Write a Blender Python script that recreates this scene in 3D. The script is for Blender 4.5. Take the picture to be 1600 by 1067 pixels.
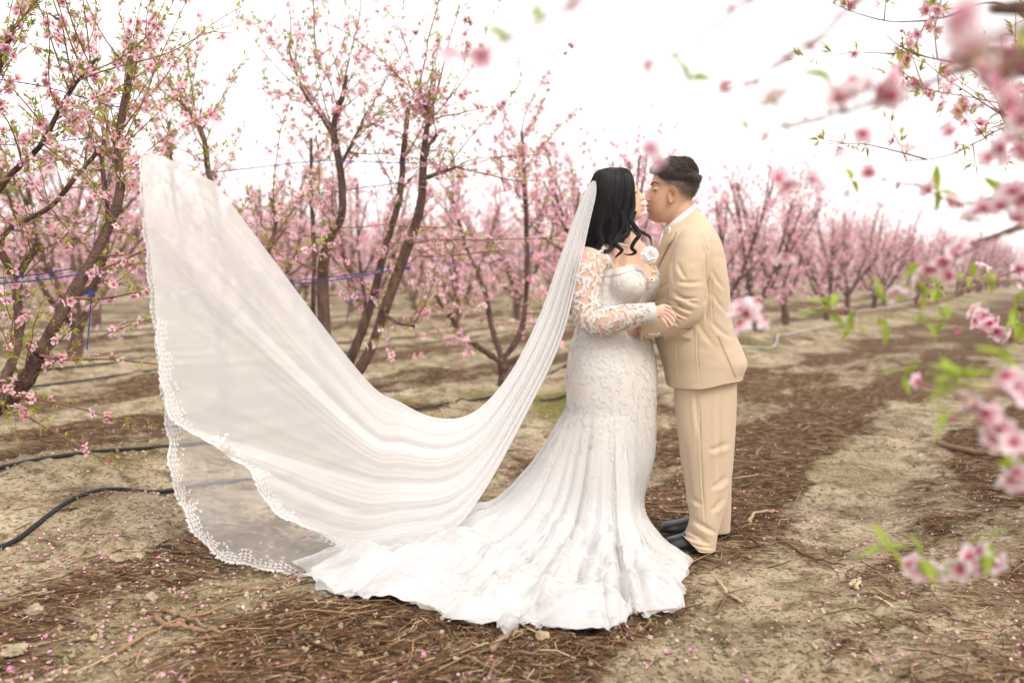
import bpy, math, random
import numpy as np
from mathutils import Vector, Matrix

# ------------------------------------------------------------------ clearing
for o in list(bpy.data.objects):
    bpy.data.objects.remove(o)
scene = bpy.context.scene
COL = scene.collection
RND = np.random.RandomState(7)

# ------------------------------------------------------------------ camera
FPX, CX, CY = 1556.0, 800.0, 533.5           # focal length and centre in photo pixels
CAM_H, HORIZON = 1.2, 420.0
PITCH = math.atan((CY - HORIZON) / FPX)
cam_d = bpy.data.cameras.new('camera')
cam = bpy.data.objects.new('camera', cam_d)
COL.objects.link(cam)
cam.location = (0, 0, CAM_H)
cam.rotation_euler = (math.pi / 2 - PITCH, 0, 0)
cam_d.lens = 35.01
cam_d.sensor_width = 36.0
cam_d.clip_start = 0.05
cam_d.clip_end = 2000
cam_d.dof.use_dof = True
cam_d.dof.focus_distance = 4.15
cam_d.dof.aperture_fstop = 1.7
scene.camera = cam

# ------------------------------------------------------------------ bright hazy overcast sky + weak broad sun
SUN_EL, SUN_AZ = math.radians(46), math.radians(140)   # azimuth measured from +Y (view axis) to the right
world = bpy.data.worlds.new('World')
scene.world = world
world.use_nodes = True
wn, wl = world.node_tree.nodes, world.node_tree.links
wn.clear()
w_out = wn.new('ShaderNodeOutputWorld')
w_bg = wn.new('ShaderNodeBackground')
w_sky = wn.new('ShaderNodeTexSky')
w_sky.sky_type = 'NISHITA'
w_sky.sun_disc = False
w_sky.sun_elevation = SUN_EL
w_sky.sun_rotation = SUN_AZ
w_sky.dust_density = 4.0
w_mix = wn.new('ShaderNodeMix')
w_mix.data_type = 'RGBA'
w_mix.inputs[0].default_value = 0.93          # thin bright cloud over the whole sky
w_mix.inputs[7].default_value = (10.4, 10.1, 10.0, 1)
wl.new(w_sky.outputs[0], w_mix.inputs[6])
wl.new(w_mix.outputs[2], w_bg.inputs[0])
w_bg.inputs[1].default_value = 0.1
wl.new(w_bg.outputs[0], w_out.inputs[0])

sun_d = bpy.data.lights.new('sun', 'SUN')
sun_d.energy = 1.9
sun_d.angle = math.radians(26)
sun_d.color = (1.0, 0.95, 0.87)
sun = bpy.data.objects.new('sun', sun_d)
COL.objects.link(sun)
sv = Vector((math.sin(SUN_AZ) * math.cos(SUN_EL), math.cos(SUN_AZ) * math.cos(SUN_EL), math.sin(SUN_EL)))
sun.rotation_euler = sv.to_track_quat('Z', 'Y').to_euler()
sun.location = (6, -3, 9)

vs = scene.view_settings
vs.view_transform = 'Standard'
vs.look = 'None'
vs.gamma = 1
vs.use_curve_mapping = False
vs.exposure = 0.68
scene.cycles.max_bounces = 8
scene.cycles.diffuse_bounces = 4
scene.cycles.transmission_bounces = 6
scene.cycles.transparent_max_bounces = 20
scene.cycles.use_denoising = True

# ------------------------------------------------------------------ helpers: geometry
CP, SP = math.cos(PITCH), math.sin(PITCH)


def P(px, py, Y):
    """world point seen at photo pixel (px, py) on the plane y = Y"""
    a, b = (px - CX) / FPX, (CY - py) / FPX
    ry, rz = CP + b * SP, -SP + b * CP
    k = Y / ry
    return np.array((a * k, Y, CAM_H + rz * k))


def G(px, py, z=0.0):
    """world point seen at photo pixel on the plane z"""
    a, b = (px - CX) / FPX, (CY - py) / FPX
    ry, rz = CP + b * SP, -SP + b * CP
    k = (z - CAM_H) / rz
    return np.array((a * k, ry * k, z))


def sstep(a, b, x):
    t = np.clip((np.asarray(x, float) - a) / (b - a), 0, 1)
    return t * t * (3 - 2 * t)


def _h(i, j, k=0, seed=0):
    n = (i.astype(np.int64) * 374761393 + j.astype(np.int64) * 668265263 + np.int64(1) * k * 2147483647 + seed * 974711) & 0x7fffffff
    n = (n ^ (n >> 13)) * 1274126177 & 0x7fffffff
    n = (n ^ (n >> 16)) * 668265263 & 0x7fffffff
    return ((n ^ (n >> 15)) & 0xffff) / 65535.0


def vnoise(x, y, seed=0):
    x = np.asarray(x, float); y = np.asarray(y, float)
    i, j = np.floor(x), np.floor(y)
    fx, fy = x - i, y - j
    fx = fx * fx * (3 - 2 * fx); fy = fy * fy * (3 - 2 * fy)
    i = i.astype(np.int64); j = j.astype(np.int64)
    a = _h(i, j, 0, seed); b = _h(i + 1, j, 0, seed); c = _h(i, j + 1, 0, seed); d = _h(i + 1, j + 1, 0, seed)
    return (a * (1 - fx) + b * fx) * (1 - fy) + (c * (1 - fx) + d * fx) * fy - 0.5


def fbm(x, y, o=4, seed=0):
    s, a = 0, 1.0
    for q in range(o):
        s = s + a * vnoise(x, y, seed + q)
        x = np.asarray(x) * 2.03 + 11.3; y = np.asarray(y) * 2.03 + 5.7; a *= 0.5
    return s


def vnoise3(p, seed=0):
    i = np.floor(p); f = p - i
    f = f * f * (3 - 2 * f)
    i = i.astype(np.int64)
    r = 0
    for dx in (0, 1):
        for dy in (0, 1):
            for dz in (0, 1):
                wgt = (f[:, 0] if dx else 1 - f[:, 0]) * (f[:, 1] if dy else 1 - f[:, 1]) * (f[:, 2] if dz else 1 - f[:, 2])
                r = r + wgt * _h(i[:, 0] + dx, i[:, 1] + dy + (i[:, 2] + dz) * 57, 0, seed)
    return r - 0.5


def crom(pts, n):
    """n points on a Catmull-Rom curve through pts (any dimension)"""
    p = np.asarray(pts, float)
    p = np.vstack([2 * p[0] - p[1], p, 2 * p[-1] - p[-2]])
    m = len(p) - 3
    t = np.linspace(0, m, n)
    i = np.minimum(t.astype(int), m - 1)
    f = (t - i)[:, None]
    a, b, c, d = p[i], p[i + 1], p[i + 2], p[i + 3]
    return 0.5 * (2 * b + (c - a) * f + (2 * a - 5 * b + 4 * c - d) * f ** 2 + (3 * b - a - 3 * c + d) * f ** 3)


def nrm(v):
    return v / (np.linalg.norm(v) + 1e-12)


def mk_mesh(name, V, tris=None, quads=None, mats=(), col=None, midx=None, attrs=None, smooth=True):
    me = bpy.data.meshes.new(name)
    V = np.asarray(V, np.float32).reshape(-1, 3)
    loops, starts, n = [], [], 0
    if tris is not None and len(tris):
        t = np.asarray(tris, np.int32).reshape(-1, 3)
        loops.append(t.ravel()); starts.append(np.arange(len(t)) * 3); n = t.size
    if quads is not None and len(quads):
        q = np.asarray(quads, np.int32).reshape(-1, 4)
        loops.append(q.ravel()); starts.append(np.arange(len(q)) * 4 + n)
    L = np.concatenate(loops); S = np.concatenate(starts)
    me.vertices.add(len(V)); me.vertices.foreach_set('co', V.ravel())
    me.loops.add(len(L)); me.loops.foreach_set('vertex_index', L.astype(np.int32))
    me.polygons.add(len(S)); me.polygons.foreach_set('loop_start', S.astype(np.int32))
    me.polygons.foreach_set('use_smooth', np.full(len(S), smooth))
    if midx is not None:
        me.polygons.foreach_set('material_index', np.asarray(midx, np.int32))
    me.update(calc_edges=True)
    for m in mats:
        me.materials.append(m)
    if col is not None:
        c = np.asarray(col, np.float32)
        if c.shape[1] == 3:
            c = np.hstack([c, np.ones((len(c), 1), np.float32)])
        ca = me.color_attributes.new('Col', 'FLOAT_COLOR', 'POINT')
        ca.data.foreach_set('color', c.ravel())
    for k, v in (attrs or {}).items():
        at = me.attributes.new(k, 'FLOAT', 'POINT')
        at.data.foreach_set('value', np.asarray(v, np.float32))
    return me


class Buf:
    """collects pieces (verts, tris, quads, colours) that become one mesh"""
    def __init__(s):
        s.V, s.T, s.Q, s.C, s.TM, s.QM, s.n = [], [], [], [], [], [], 0

    def add(s, V, tris=None, quads=None, col=(1, 1, 1), m=0):
        V = np.asarray(V, float).reshape(-1, 3)
        if tris is not None and len(tris):
            t = np.asarray(tris, int).reshape(-1, 3) + s.n
            s.T.append(t); s.TM.append(np.full(len(t), m))
        if quads is not None and len(quads):
            q = np.asarray(quads, int).reshape(-1, 4) + s.n
            s.Q.append(q); s.QM.append(np.full(len(q), m))
        c = np.asarray(col, float)
        s.C.append(np.tile(c, (len(V), 1)) if c.ndim == 1 else c)
        s.V.append(V); s.n += len(V)

    def mesh(s, name, mats, smooth=True):
        if not s.V:
            return None
        T = np.vstack(s.T) if s.T else None
        Q = np.vstack(s.Q) if s.Q else None
        mi = np.concatenate(s.TM + s.QM)
        return mk_mesh(name, np.vstack(s.V), T, Q, mats, np.vstack(s.C), mi, smooth=smooth)


def tube(pts, rad, sides=6, cap=True):
    p = np.asarray(pts, float)
    r = np.broadcast_to(np.asarray(rad, float), (len(p),))
    t = np.gradient(p, axis=0)
    t /= np.linalg.norm(t, axis=1)[:, None] + 1e-12
    ax = np.array(((1.0, 0.03, 0.05), (0.04, 1.0, 0.02), (0.05, 0.03, 1.0)))
    ref = ax[np.argmin(np.abs(t @ ax.T).max(0))]
    u = np.cross(t, ref); u /= np.linalg.norm(u, axis=1)[:, None] + 1e-12
    v = np.cross(t, u)
    a = np.linspace(0, 2 * math.pi, sides, endpoint=False)
    V = p[:, None, :] + r[:, None, None] * (np.cos(a)[None, :, None] * u[:, None, :] + np.sin(a)[None, :, None] * v[:, None, :])
    n = len(p)
    V = V.reshape(-1, 3)
    i = np.arange(n - 1)[:, None] * sides; k = np.arange(sides)[None, :]; k2 = (k + 1) % sides
    Q = np.stack([i + k, i + k2, i + sides + k2, i + sides + k], -1).reshape(-1, 4)
    T = None
    if cap:
        V = np.vstack([V, p[0], p[-1]])
        c0, c1 = n * sides, n * sides + 1
        k = np.arange(sides); k2 = (k + 1) % sides
        T = np.vstack([np.stack([np.full(sides, c0), k2, k], -1), np.stack([np.full(sides, c1), (n - 1) * sides + k, (n - 1) * sides + k2], -1)])
    return V, T, Q


def grid_quads(nu, nv, wrap=False):
    i = np.arange(nu - 1)[:, None]
    j = np.arange(nv if wrap else nv - 1)[None, :]
    j2 = (j + 1) % nv
    return np.stack([i * nv + j, i * nv + j2, (i + 1) * nv + j2, (i + 1) * nv + j], -1).reshape(-1, 4)


def loft(R, caps=True):
    """R (n, m, 3) closed rings -> verts, tris, quads"""
    n, m, _ = R.shape
    V = R.reshape(-1, 3); Q = grid_quads(n, m, True); T = None
    if caps:
        V = np.vstack([V, R[0].mean(0), R[-1].mean(0)])
        k = np.arange(m); k2 = (k + 1) % m
        T = np.vstack([np.stack([np.full(m, n * m), k2, k], -1), np.stack([np.full(m, n * m + 1), (n - 1) * m + k, (n - 1) * m + k2], -1)])
    return V, T, Q


def grid_normals(Gd, wrap=False):
    du = np.gradient(Gd, axis=0)
    if wrap:
        dv = np.roll(Gd, -1, 1) - np.roll(Gd, 1, 1)
    else:
        dv = np.gradient(Gd, axis=1)
    n = np.cross(du, dv)
    return n / (np.linalg.norm(n, axis=2)[:, :, None] + 1e-12)


def frames(nrm, spin):
    """(n,3,3) rotations whose local Z is nrm, spun about it"""
    n = nrm / (np.linalg.norm(nrm, axis=1)[:, None] + 1e-12)
    ref = np.where(np.abs(n[:, 2:3]) < 0.9, np.array([[0, 0, 1.0]]), np.array([[1.0, 0, 0]]))
    x = np.cross(ref, n); x /= np.linalg.norm(x, axis=1)[:, None]
    y = np.cross(n, x)
    c, s = np.cos(spin)[:, None], np.sin(spin)[:, None]
    return np.stack([x * c + y * s, -x * s + y * c, n], 2)


def stamp(tv, tt, tc, pos, R, sc, tint=None):
    """copies of a triangle template -> verts, tris, colours"""
    n, m = len(pos), len(tv)
    V = np.einsum('nij,mj->nmi', R, tv) * np.asarray(sc).reshape(-1, 1, 1) + pos[:, None, :]
    T = (tt[None] + (np.arange(n) * m)[:, None, None]).reshape(-1, 3)
    C = np.tile(tc[None], (n, 1, 1))
    if tint is not None:
        C = C * tint[:, None, :]
    return V.reshape(-1, 3), T, C.reshape(-1, 3)


# ------------------------------------------------------------------ helpers: objects
def link(name, mesh, parent=None, label=None, cat=None, group=None, kind=None):
    o = bpy.data.objects.new(name, mesh)
    COL.objects.link(o)
    if parent is not None:
        o.parent = parent
    for k, v in (('label', label), ('category', cat), ('group', group), ('kind', kind)):
        if v:
            o[k] = v
    return o


def thing(name, loc, label, cat, group=None):
    o = link(name, None, None, label, cat, group)
    o.location = loc
    o.empty_display_size = 0.1
    return o


def local(V, root):
    return np.asarray(V) - np.array(root.location)


# ------------------------------------------------------------------ materials
def mat(name, color=(0.5, 0.5, 0.5), rough=0.8, attr=None, spec=0.3, noise=None, bump=None, sheen=0.0, transl=0.0, sss=0.0):
    m = bpy.data.materials.new(name)
    m.use_nodes = True
    nt = m.node_tree; N, L = nt.nodes, nt.links
    b = N['Principled BSDF']
    b.inputs['Base Color'].default_value = (*color, 1)
    b.inputs['Roughness'].default_value = rough
    b.inputs['Specular IOR Level'].default_value = spec
    if sheen:
        b.inputs['Sheen Weight'].default_value = sheen
    if sss:
        b.inputs['Subsurface Weight'].default_value = sss
        b.inputs['Subsurface Radius'].default_value = (0.02, 0.008, 0.004)
        b.inputs['Subsurface Scale'].default_value = 0.5
    src = None
    if attr:
        a = N.new('ShaderNodeAttribute'); a.attribute_name = attr
        src = a.outputs['Color']
    tc = N.new('ShaderNodeTexCoord')
    if noise:                     # (scale, amount, stretch)
        sc, amt, st = noise
        mp = N.new('ShaderNodeMapping'); mp.inputs['Scale'].default_value = st
        L.new(tc.outputs['Object'], mp.inputs[0])
        nz = N.new('ShaderNodeTexNoise'); nz.inputs['Scale'].default_value = sc; nz.inputs['Detail'].default_value = 5
        L.new(mp.outputs[0], nz.inputs[0])
        mr = N.new('ShaderNodeMapRange'); mr.inputs[1].default_value = 0.3; mr.inputs[2].default_value = 0.7
        mr.inputs[3].default_value = 1 - amt; mr.inputs[4].default_value = 1 + amt
        L.new(nz.outputs[0], mr.inputs[0])
        mx = N.new('ShaderNodeMix'); mx.data_type = 'RGBA'; mx.blend_type = 'MULTIPLY'; mx.inputs[0].default_value = 1
        if src:
            L.new(src, mx.inputs[6])
        else:
            mx.inputs[6].default_value = (*color, 1)
        L.new(mr.outputs[0], mx.inputs[7])
        src = mx.outputs[2]
    if src:
        L.new(src, b.inputs['Base Color'])
    if bump:                      # (scale, strength, distance)
        nz2 = N.new('ShaderNodeTexNoise'); nz2.inputs['Scale'].default_value = bump[0]; nz2.inputs['Detail'].default_value = 6
        L.new(tc.outputs['Object'], nz2.inputs[0])
        bp = N.new('ShaderNodeBump'); bp.inputs['Strength'].default_value = bump[1]; bp.inputs['Distance'].default_value = bump[2]
        L.new(nz2.outputs[0], bp.inputs['Height'])
        L.new(bp.outputs[0], b.inputs['Normal'])
    if transl:
        tr = N.new('ShaderNodeBsdfTranslucent')
        tr.inputs[0].default_value = (*color, 1)
        if src:
            L.new(src, tr.inputs[0])
        ms = N.new('ShaderNodeMixShader'); ms.inputs[0].default_value = transl
        L.new(b.outputs[0], ms.inputs[1]); L.new(tr.outputs[0], ms.inputs[2])
        L.new(ms.outputs[0], N['Material Output'].inputs[0])
    return m


def tulle(name, color, attr='dens', const=None, transl=0.45, noise=None):
    """net fabric: thread coverage per area from an attribute, thicker when seen edge-on"""
    m = bpy.data.materials.new(name)
    m.use_nodes = True
    N, L = m.node_tree.nodes, m.node_tree.links
    N.remove(N['Principled BSDF'])
    df = N.new('ShaderNodeBsdfDiffuse'); df.inputs[0].default_value = (*color, 1)
    tr = N.new('ShaderNodeBsdfTranslucent'); tr.inputs[0].default_value = (*color, 1)
    m1 = N.new('ShaderNodeMixShader'); m1.inputs[0].default_value = transl
    L.new(df.outputs[0], m1.inputs[1]); L.new(tr.outputs[0], m1.inputs[2])
    tp = N.new('ShaderNodeBsdfTransparent')
    m2 = N.new('ShaderNodeMixShader')
    L.new(tp.outputs[0], m2.inputs[1]); L.new(m1.outputs[0], m2.inputs[2])
    # opacity = 1 - (1 - a) ** (1 / cos)
    lw = N.new('ShaderNodeLayerWeight'); lw.inputs[0].default_value = 0.5
    cs = N.new('ShaderNodeMath'); cs.operation = 'SUBTRACT'; cs.inputs[0].default_value = 1.0
    L.new(lw.outputs['Facing'], cs.inputs[1])
    mx = N.new('ShaderNodeMath'); mx.operation = 'MAXIMUM'; mx.inputs[1].default_value = 0.16
    L.new(cs.outputs[0], mx.inputs[0])
    iv = N.new('ShaderNodeMath'); iv.operation = 'DIVIDE'; iv.inputs[0].default_value = 1.0
    L.new(mx.outputs[0], iv.inputs[1])
    om = N.new('ShaderNodeMath'); om.operation = 'SUBTRACT'; om.inputs[0].default_value = 1.0
    if const is None:
        at = N.new('ShaderNodeAttribute'); at.attribute_name = attr
        L.new(at.outputs['Fac'], om.inputs[1])
    else:
        om.inputs[1].default_value = const
    pw = N.new('ShaderNodeMath'); pw.operation = 'POWER'
    L.new(om.outputs[0], pw.inputs[0]); L.new(iv.outputs[0], pw.inputs[1])
    op = N.new('ShaderNodeMath'); op.operation = 'SUBTRACT'; op.inputs[0].default_value = 1.0
    L.new(pw.outputs[0], op.inputs[1])
    L.new(op.outputs[0], m2.inputs[0])
    L.new(m2.outputs[0], N['Material Output'].inputs[0])
    return m


M_BARK = mat('peach_bark', (0.125, 0.072, 0.054), 0.9, noise=(22, 0.6, (1, 1, 0.35)), bump=(75, 1.0, 0.02))
M_TWIG = mat('twig_bark', (0.23, 0.115, 0.085), 0.7, noise=(30, 0.3, (1, 1, 1)))
M_PETAL = mat('petals', rough=0.6, attr='Col', transl=0.45, spec=0.1)
M_LEAF = mat('young_leaves', rough=0.5, attr='Col', transl=0.35)
M_DEBRIS = mat('dry_wood_litter', rough=0.9, attr='Col', spec=0.1, noise=(120, 0.25, (1, 1, 1)))

# ------------------------------------------------------------------ ground
RD = np.array((0.506, 0.862))                 # direction the tree rows run
RN = np.array((0.862, -0.506))                # across the rows, to the right
ROW_W = [-4.76 - 5.2 * k for k in range(10)]
RIGHT_ROW = 0.95
FEET = (0.95, 4.25)


def across(x, y):
    return x * RN[0] + y * RN[1]


def along(x, y):
    return x * RD[0] + y * RD[1]


def gh(x, y):
    x = np.asarray(x, float); y = np.asarray(y, float)
    w, s = across(x, y), along(x, y)
    ww = w + 0.22 * fbm(s * 0.6, w * 0.6, 2, 3)
    z = 0 * x
    for c in ROW_W[:6] + [RIGHT_ROW]:
        z = z + 0.17 * np.exp(-((ww - c) / 0.62) ** 2)
    for c in (-0.95, -2.85, -6.9, -8.3):
        z = z - 0.035 * np.exp(-((ww - c) / 0.24) ** 2)
    dist = np.hypot(x, y)
    near = 1 - sstep(20, 60, dist)
    calm = 1 - 0.97 * np.exp(-(((x - FEET[0]) / 0.8) ** 2 + ((y - FEET[1]) / 0.6) ** 2))
    z = z + near * calm * (0.10 * fbm(x * 0.9, y * 0.9, 3, 5) + 0.035 * fbm(x * 5, y * 5, 3, 9))
    mnd = np.exp(-(((x + 1.75) / 0.42) ** 2 + ((y - 4.62) / 0.32) ** 2))
    z = z + 0.10 * mnd
    cl = np.maximum(0, vnoise(x * 17, y * 17, 31) - 0.2) * near * calm
    z = z + 0.07 * cl * sstep(-0.05, 0.2, fbm(x * 1.3, y * 1.3, 2, 44))
    # tyre lugs pressed into the pale track
    lug = np.sin((s * 0.9 + np.abs(ww + 0.95) * 1.4) * 2 * math.pi / 0.16)
    z = z + 0.006 * lug * np.exp(-((ww + 0.95) / 0.22) ** 2) * near * sstep(-0.1, 0.25, fbm(x * 1.1, y * 1.1, 2, 71))
    return z


def mulch(x, y):
    """0 bare pale soil .. 1 covered in shredded prunings"""
    x = np.asarray(x, float); y = np.asarray(y, float)
    w, s = across(x, y), along(x, y)
    ww = w + 0.55 * fbm(s * 0.55, w * 1.3, 3, 21) + 0.22 * fbm(s * 2.2, w * 3.5, 2, 25)
    lb_ = 1.1 * sstep(4.0, 8.5, s)
    m = sstep(-2.55 - lb_, -2.15 - lb_, ww) * (1 - sstep(-1.38, -1.12, ww))
    m = np.maximum(m, 0.85 * sstep(-0.78, -0.5, ww) * (1 - sstep(0.3, 0.9, ww)))
    m = np.maximum(m, 0.62 * sstep(-3.7, -3.2, ww) * (1 - sstep(-2.7, -2.4, ww)))
    m = np.maximum(m, 0.5 * sstep(-4.6, -4.2, ww) * (1 - sstep(-4.2, -3.9, ww)))
    t = np.mod(-(ww + 4.76), 5.2)
    per = np.maximum(sstep(0.6, 0.95, t) * (1 - sstep(1.9, 2.3, t)), sstep(2.7, 3.1, t) * (1 - sstep(4.0, 4.5, t)))
    m = np.where(ww < -4.76, per * 0.95, m)
    patch = sstep(-0.25, 0.25, fbm(s * 1.1, w * 2.6, 4, 51))
    core = sstep(-2.3, -1.9, ww) * (1 - sstep(-1.5, -1.25, ww))
    m = m * np.maximum(0.35 + 0.65 * patch, 0.85 * core) + 0.36 * sstep(0.1, 0.5, fbm(s * 0.9, w * 2.4, 4, 61))
    return np.clip(m, 0, 1)


def axis(lo, a, b, hi, step, grow):
    mid = list(np.arange(a, b + step / 2, step))
    d, v = step, b
    up = []
    while v < hi:
        d *= grow; v += d; up.append(v)
    d, v = step, a
    dn = []
    while v > lo:
        d *= grow; v -= d; dn.append(v)
    return np.array(dn[::-1] + mid + up)


gx = axis(-900, -4.2, 6.0, 900, 0.03, 1.06)
gy = axis(-60, 2.5, 11.0, 1200, 0.03, 1.055)
GX, GY = np.meshgrid(gx, gy, indexing='ij')
GZ = gh(GX, GY)
gm = mulch(GX, GY)
gs, gw = along(GX, GY), across(GX, GY)
moss = sstep(0.0, 0.5, fbm(gs * 0.8, gw * 1.5, 4, 81)) * (np.exp(-((gw + 4.0) / 0.9) ** 2) + 0.25)


def soil_material():
    m = bpy.data.materials.new('orchard_soil')
    m.use_nodes = True
    N, L = m.node_tree.nodes, m.node_tree.links
    b = N['Principled BSDF']; b.inputs['Roughness'].default_value = 0.95; b.inputs['Specular IOR Level'].default_value = 0.1
    tc = N.new('ShaderNodeTexCoord')

    def noise(scale, detail=6, st=None, rot=0.0):
        nz = N.new('ShaderNodeTexNoise'); nz.inputs['Scale'].default_value = scale; nz.inputs['Detail'].default_value = detail
        nz.inputs['Roughness'].default_value = 0.65
        if st:
            mp = N.new('ShaderNodeMapping'); mp.inputs['Scale'].default_value = st; mp.inputs['Rotation'].default_value = (0, 0, rot)
            L.new(tc.outputs['Object'], mp.inputs[0]); L.new(mp.outputs[0], nz.inputs[0])
        else:
            L.new(tc.outputs['Object'], nz.inputs[0])
        return nz.outputs[0]

    def ramp(src, *stops):
        r = N.new('ShaderNodeValToRGB')
        e = r.color_ramp.elements
        while len(e) < len(stops):
            e.new(0.5)
        for el, (p, c) in zip(e, stops):
            el.position = p; el.color = (*c, 1)
        L.new(src, r.inputs[0])
        return r.outputs[0]

    def mix(f, a, c, mode='MIX'):
        x = N.new('ShaderNodeMix'); x.data_type = 'RGBA'; x.blend_type = mode
        if isinstance(f, float):
            x.inputs[0].default_value = f
        else:
            L.new(f, x.inputs[0])
        L.new(a, x.inputs[6]); L.new(c, x.inputs[7])
        return x.outputs[2]

    pale = ramp(noise(2.3), (0.3, (0.22, 0.17, 0.105)), (0.5, (0.37, 0.30, 0.20)), (0.72, (0.51, 0.43, 0.305)))
    crumb = ramp(noise(55, 8), (0.38, (0.34, 0.30, 0.26)), (0.48, (0.95, 0.95, 0.95)), (0.7, (1.1, 1.1, 1.1)))
    blot = ramp(noise(7.5, 7), (0.36, (0.45, 0.40, 0.34)), (0.52, (1, 1, 1)), (0.7, (1.05, 1.05, 1.05)))
    pale = mix(1.0, pale, crumb, 'MULTIPLY')
    pale = mix(1.0, pale, blot, 'MULTIPLY')
    rot = -math.atan2(RD[1], RD[0])
    dark = ramp(noise(40, 8, (0.35, 1.3, 1), rot), (0.36, (0.016, 0.010, 0.006)), (0.50, (0.085, 0.050, 0.026)), (0.62, (0.24, 0.15, 0.082)), (0.75, (0.46, 0.34, 0.22)))
    am = N.new('ShaderNodeAttribute'); am.attribute_name = 'mulch'
    ao = N.new('ShaderNodeAttribute'); ao.attribute_name = 'moss'
    # broken edge of the litter
    ad = N.new('ShaderNodeMath'); ad.operation = 'MULTIPLY_ADD'; ad.inputs[1].default_value = 1.5; ad.inputs[2].default_value = -0.75
    L.new(noise(22, 8, (0.5, 1.2, 1), rot), ad.inputs[0])
    sm = N.new('ShaderNodeMath'); sm.operation = 'ADD'
    L.new(ad.outputs[0], sm.inputs[0]); L.new(am.outputs['Fac'], sm.inputs[1])
    mr = N.new('ShaderNodeMapRange'); mr.inputs[1].default_value = 0.25; mr.inputs[2].default_value = 0.6
    L.new(sm.outputs[0], mr.inputs[0])
    grn = ramp(noise(30, 6), (0.35, (0.075, 0.068, 0.02)), (0.65, (0.22, 0.19, 0.065)))
    mo = N.new('ShaderNodeMath'); mo.operation = 'MULTIPLY'; mo.inputs[1].default_value = 1.0
    L.new(ao.outputs['Fac'], mo.inputs[0])
    c = mix(mo.outputs[0], pale, grn)
    c = mix(mr.outputs[0], c, dark)
    L.new(c, b.inputs['Base Color'])
    bp = N.new('ShaderNodeBump'); bp.inputs['Strength'].default_value = 0.8; bp.inputs['Distance'].default_value = 0.012
    L.new(noise(70, 10), bp.inputs['Height'])
    L.new(bp.outputs[0], b.inputs['Normal'])
    return m


M_SOIL = soil_material()
link('ground', mk_mesh('ground', np.stack([GX, GY, GZ], -1).reshape(-1, 3), None, grid_quads(len(gx), len(gy)), [M_SOIL],
     attrs={'mulch': gm.ravel(), 'moss': np.clip(moss.ravel(), 0, 1)}), kind='structure')


# ---- shredded prunings, twigs and fallen petals lying on it (uncountable)
def scatter(n, r0, r1, seed, half=0.66):
    r = np.random.RandomState(seed)
    d = r0 * (r1 / r0) ** r.rand(n)
    a = (r.rand(n) * 2 - 1) * half
    return a * d, d, r


def litter(n, seed, lmin, lmax, rmin, rmax, keep, r1):
    x, y, r = scatter(n, 2.6, r1, seed)
    ok = r.rand(n) < keep(x, y)
    x, y = x[ok], y[ok]
    k = len(x)
    L = lmin + (lmax - lmin) * r.rand(k) ** 2.2
    R = rmin + (rmax - rmin) * r.rand(k) ** 2
    a = r.rand(k) * math.pi * 2
    a = np.where(r.rand(k) < 0.35, 1.04 + 0.4 * r.randn(k), a)
    el = 0.10 * r.randn(k)
    # three cross-sections of three points, bent in the middle
    t = np.array((-0.5, 0.05, 0.5)); ang = np.array((0, 2.1, 4.2))
    d = np.stack([np.cos(a) * np.cos(el), np.sin(a) * np.cos(el), np.sin(el)], -1)
    sd = np.stack([-np.sin(a), np.cos(a), 0 * a], -1)
    up = np.cross(d, sd)
    c = np.stack([x, y, gh(x, y) + R * 0.9 + 0.012 * r.rand(k) ** 2], -1)
    bend = (r.randn(k) * 0.13 * L)
    V = np.zeros((k, 3, 3, 3))
    for i in range(3):
        ci = c + d * (L * t[i])[:, None] + (sd * bend[:, None] + up * np.abs(bend * 0.3)[:, None] if i == 1 else 0)
        for j in range(3):
            rr = R * (1.0, 1.0, 0.6)[i]
            V[:, i, j] = ci + sd * (rr * math.cos(ang[j]))[:, None] + up * (rr * math.sin(ang[j]))[:, None]
    T = []
    for i in range(2):
        for j in range(3):
            j2 = (j + 1) % 3
            T += [(i * 3 + j, i * 3 + j2, i * 3 + 3 + j2), (i * 3 + j, i * 3 + 3 + j2, i * 3 + 3 + j)]
    T = (np.array(T)[None] + (np.arange(k) * 9)[:, None, None]).reshape(-1, 3)
    pal = np.array(((0.09, 0.052, 0.028), (0.20, 0.115, 0.06), (0.34, 0.21, 0.12), (0.50, 0.37, 0.24), (0.19, 0.085, 0.045)))
    cc = pal[r.choice(5, k, p=(0.27, 0.27, 0.22, 0.12, 0.12))] * (0.75 + 0.5 * r.rand(k))[:, None]
    return V.reshape(-1, 3), T, np.repeat(cc, 9, 0)


b = Buf()
V, T, C = litter(70000, 11, 0.018, 0.12, 0.0008, 0.0026, lambda x, y: mulch(x, y) ** 1.2 + 0.02, 13)
b.add(V, T, col=C)
V, T, C = litter(30000, 13, 0.006, 0.05, 0.0006, 0.0019, lambda x, y: 0.25 + 0.5 * sstep(-0.1, 0.3, fbm(x * 1.7, y * 1.7, 3, 15)), 11)
b.add(V, T, col=C)
V, T, C = litter(3600, 12, 0.10, 0.34, 0.0016, 0.0048, lambda x, y: mulch(x, y) ** 1.2 * 0.9 + 0.04, 13)
b.add(V, T, col=C)
link('pruning_litter', b.mesh('pruning_litter', [M_DEBRIS]), None, 'shredded brown prunings and twigs lying over the orchard soil', 'litter', kind='stuff')

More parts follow.
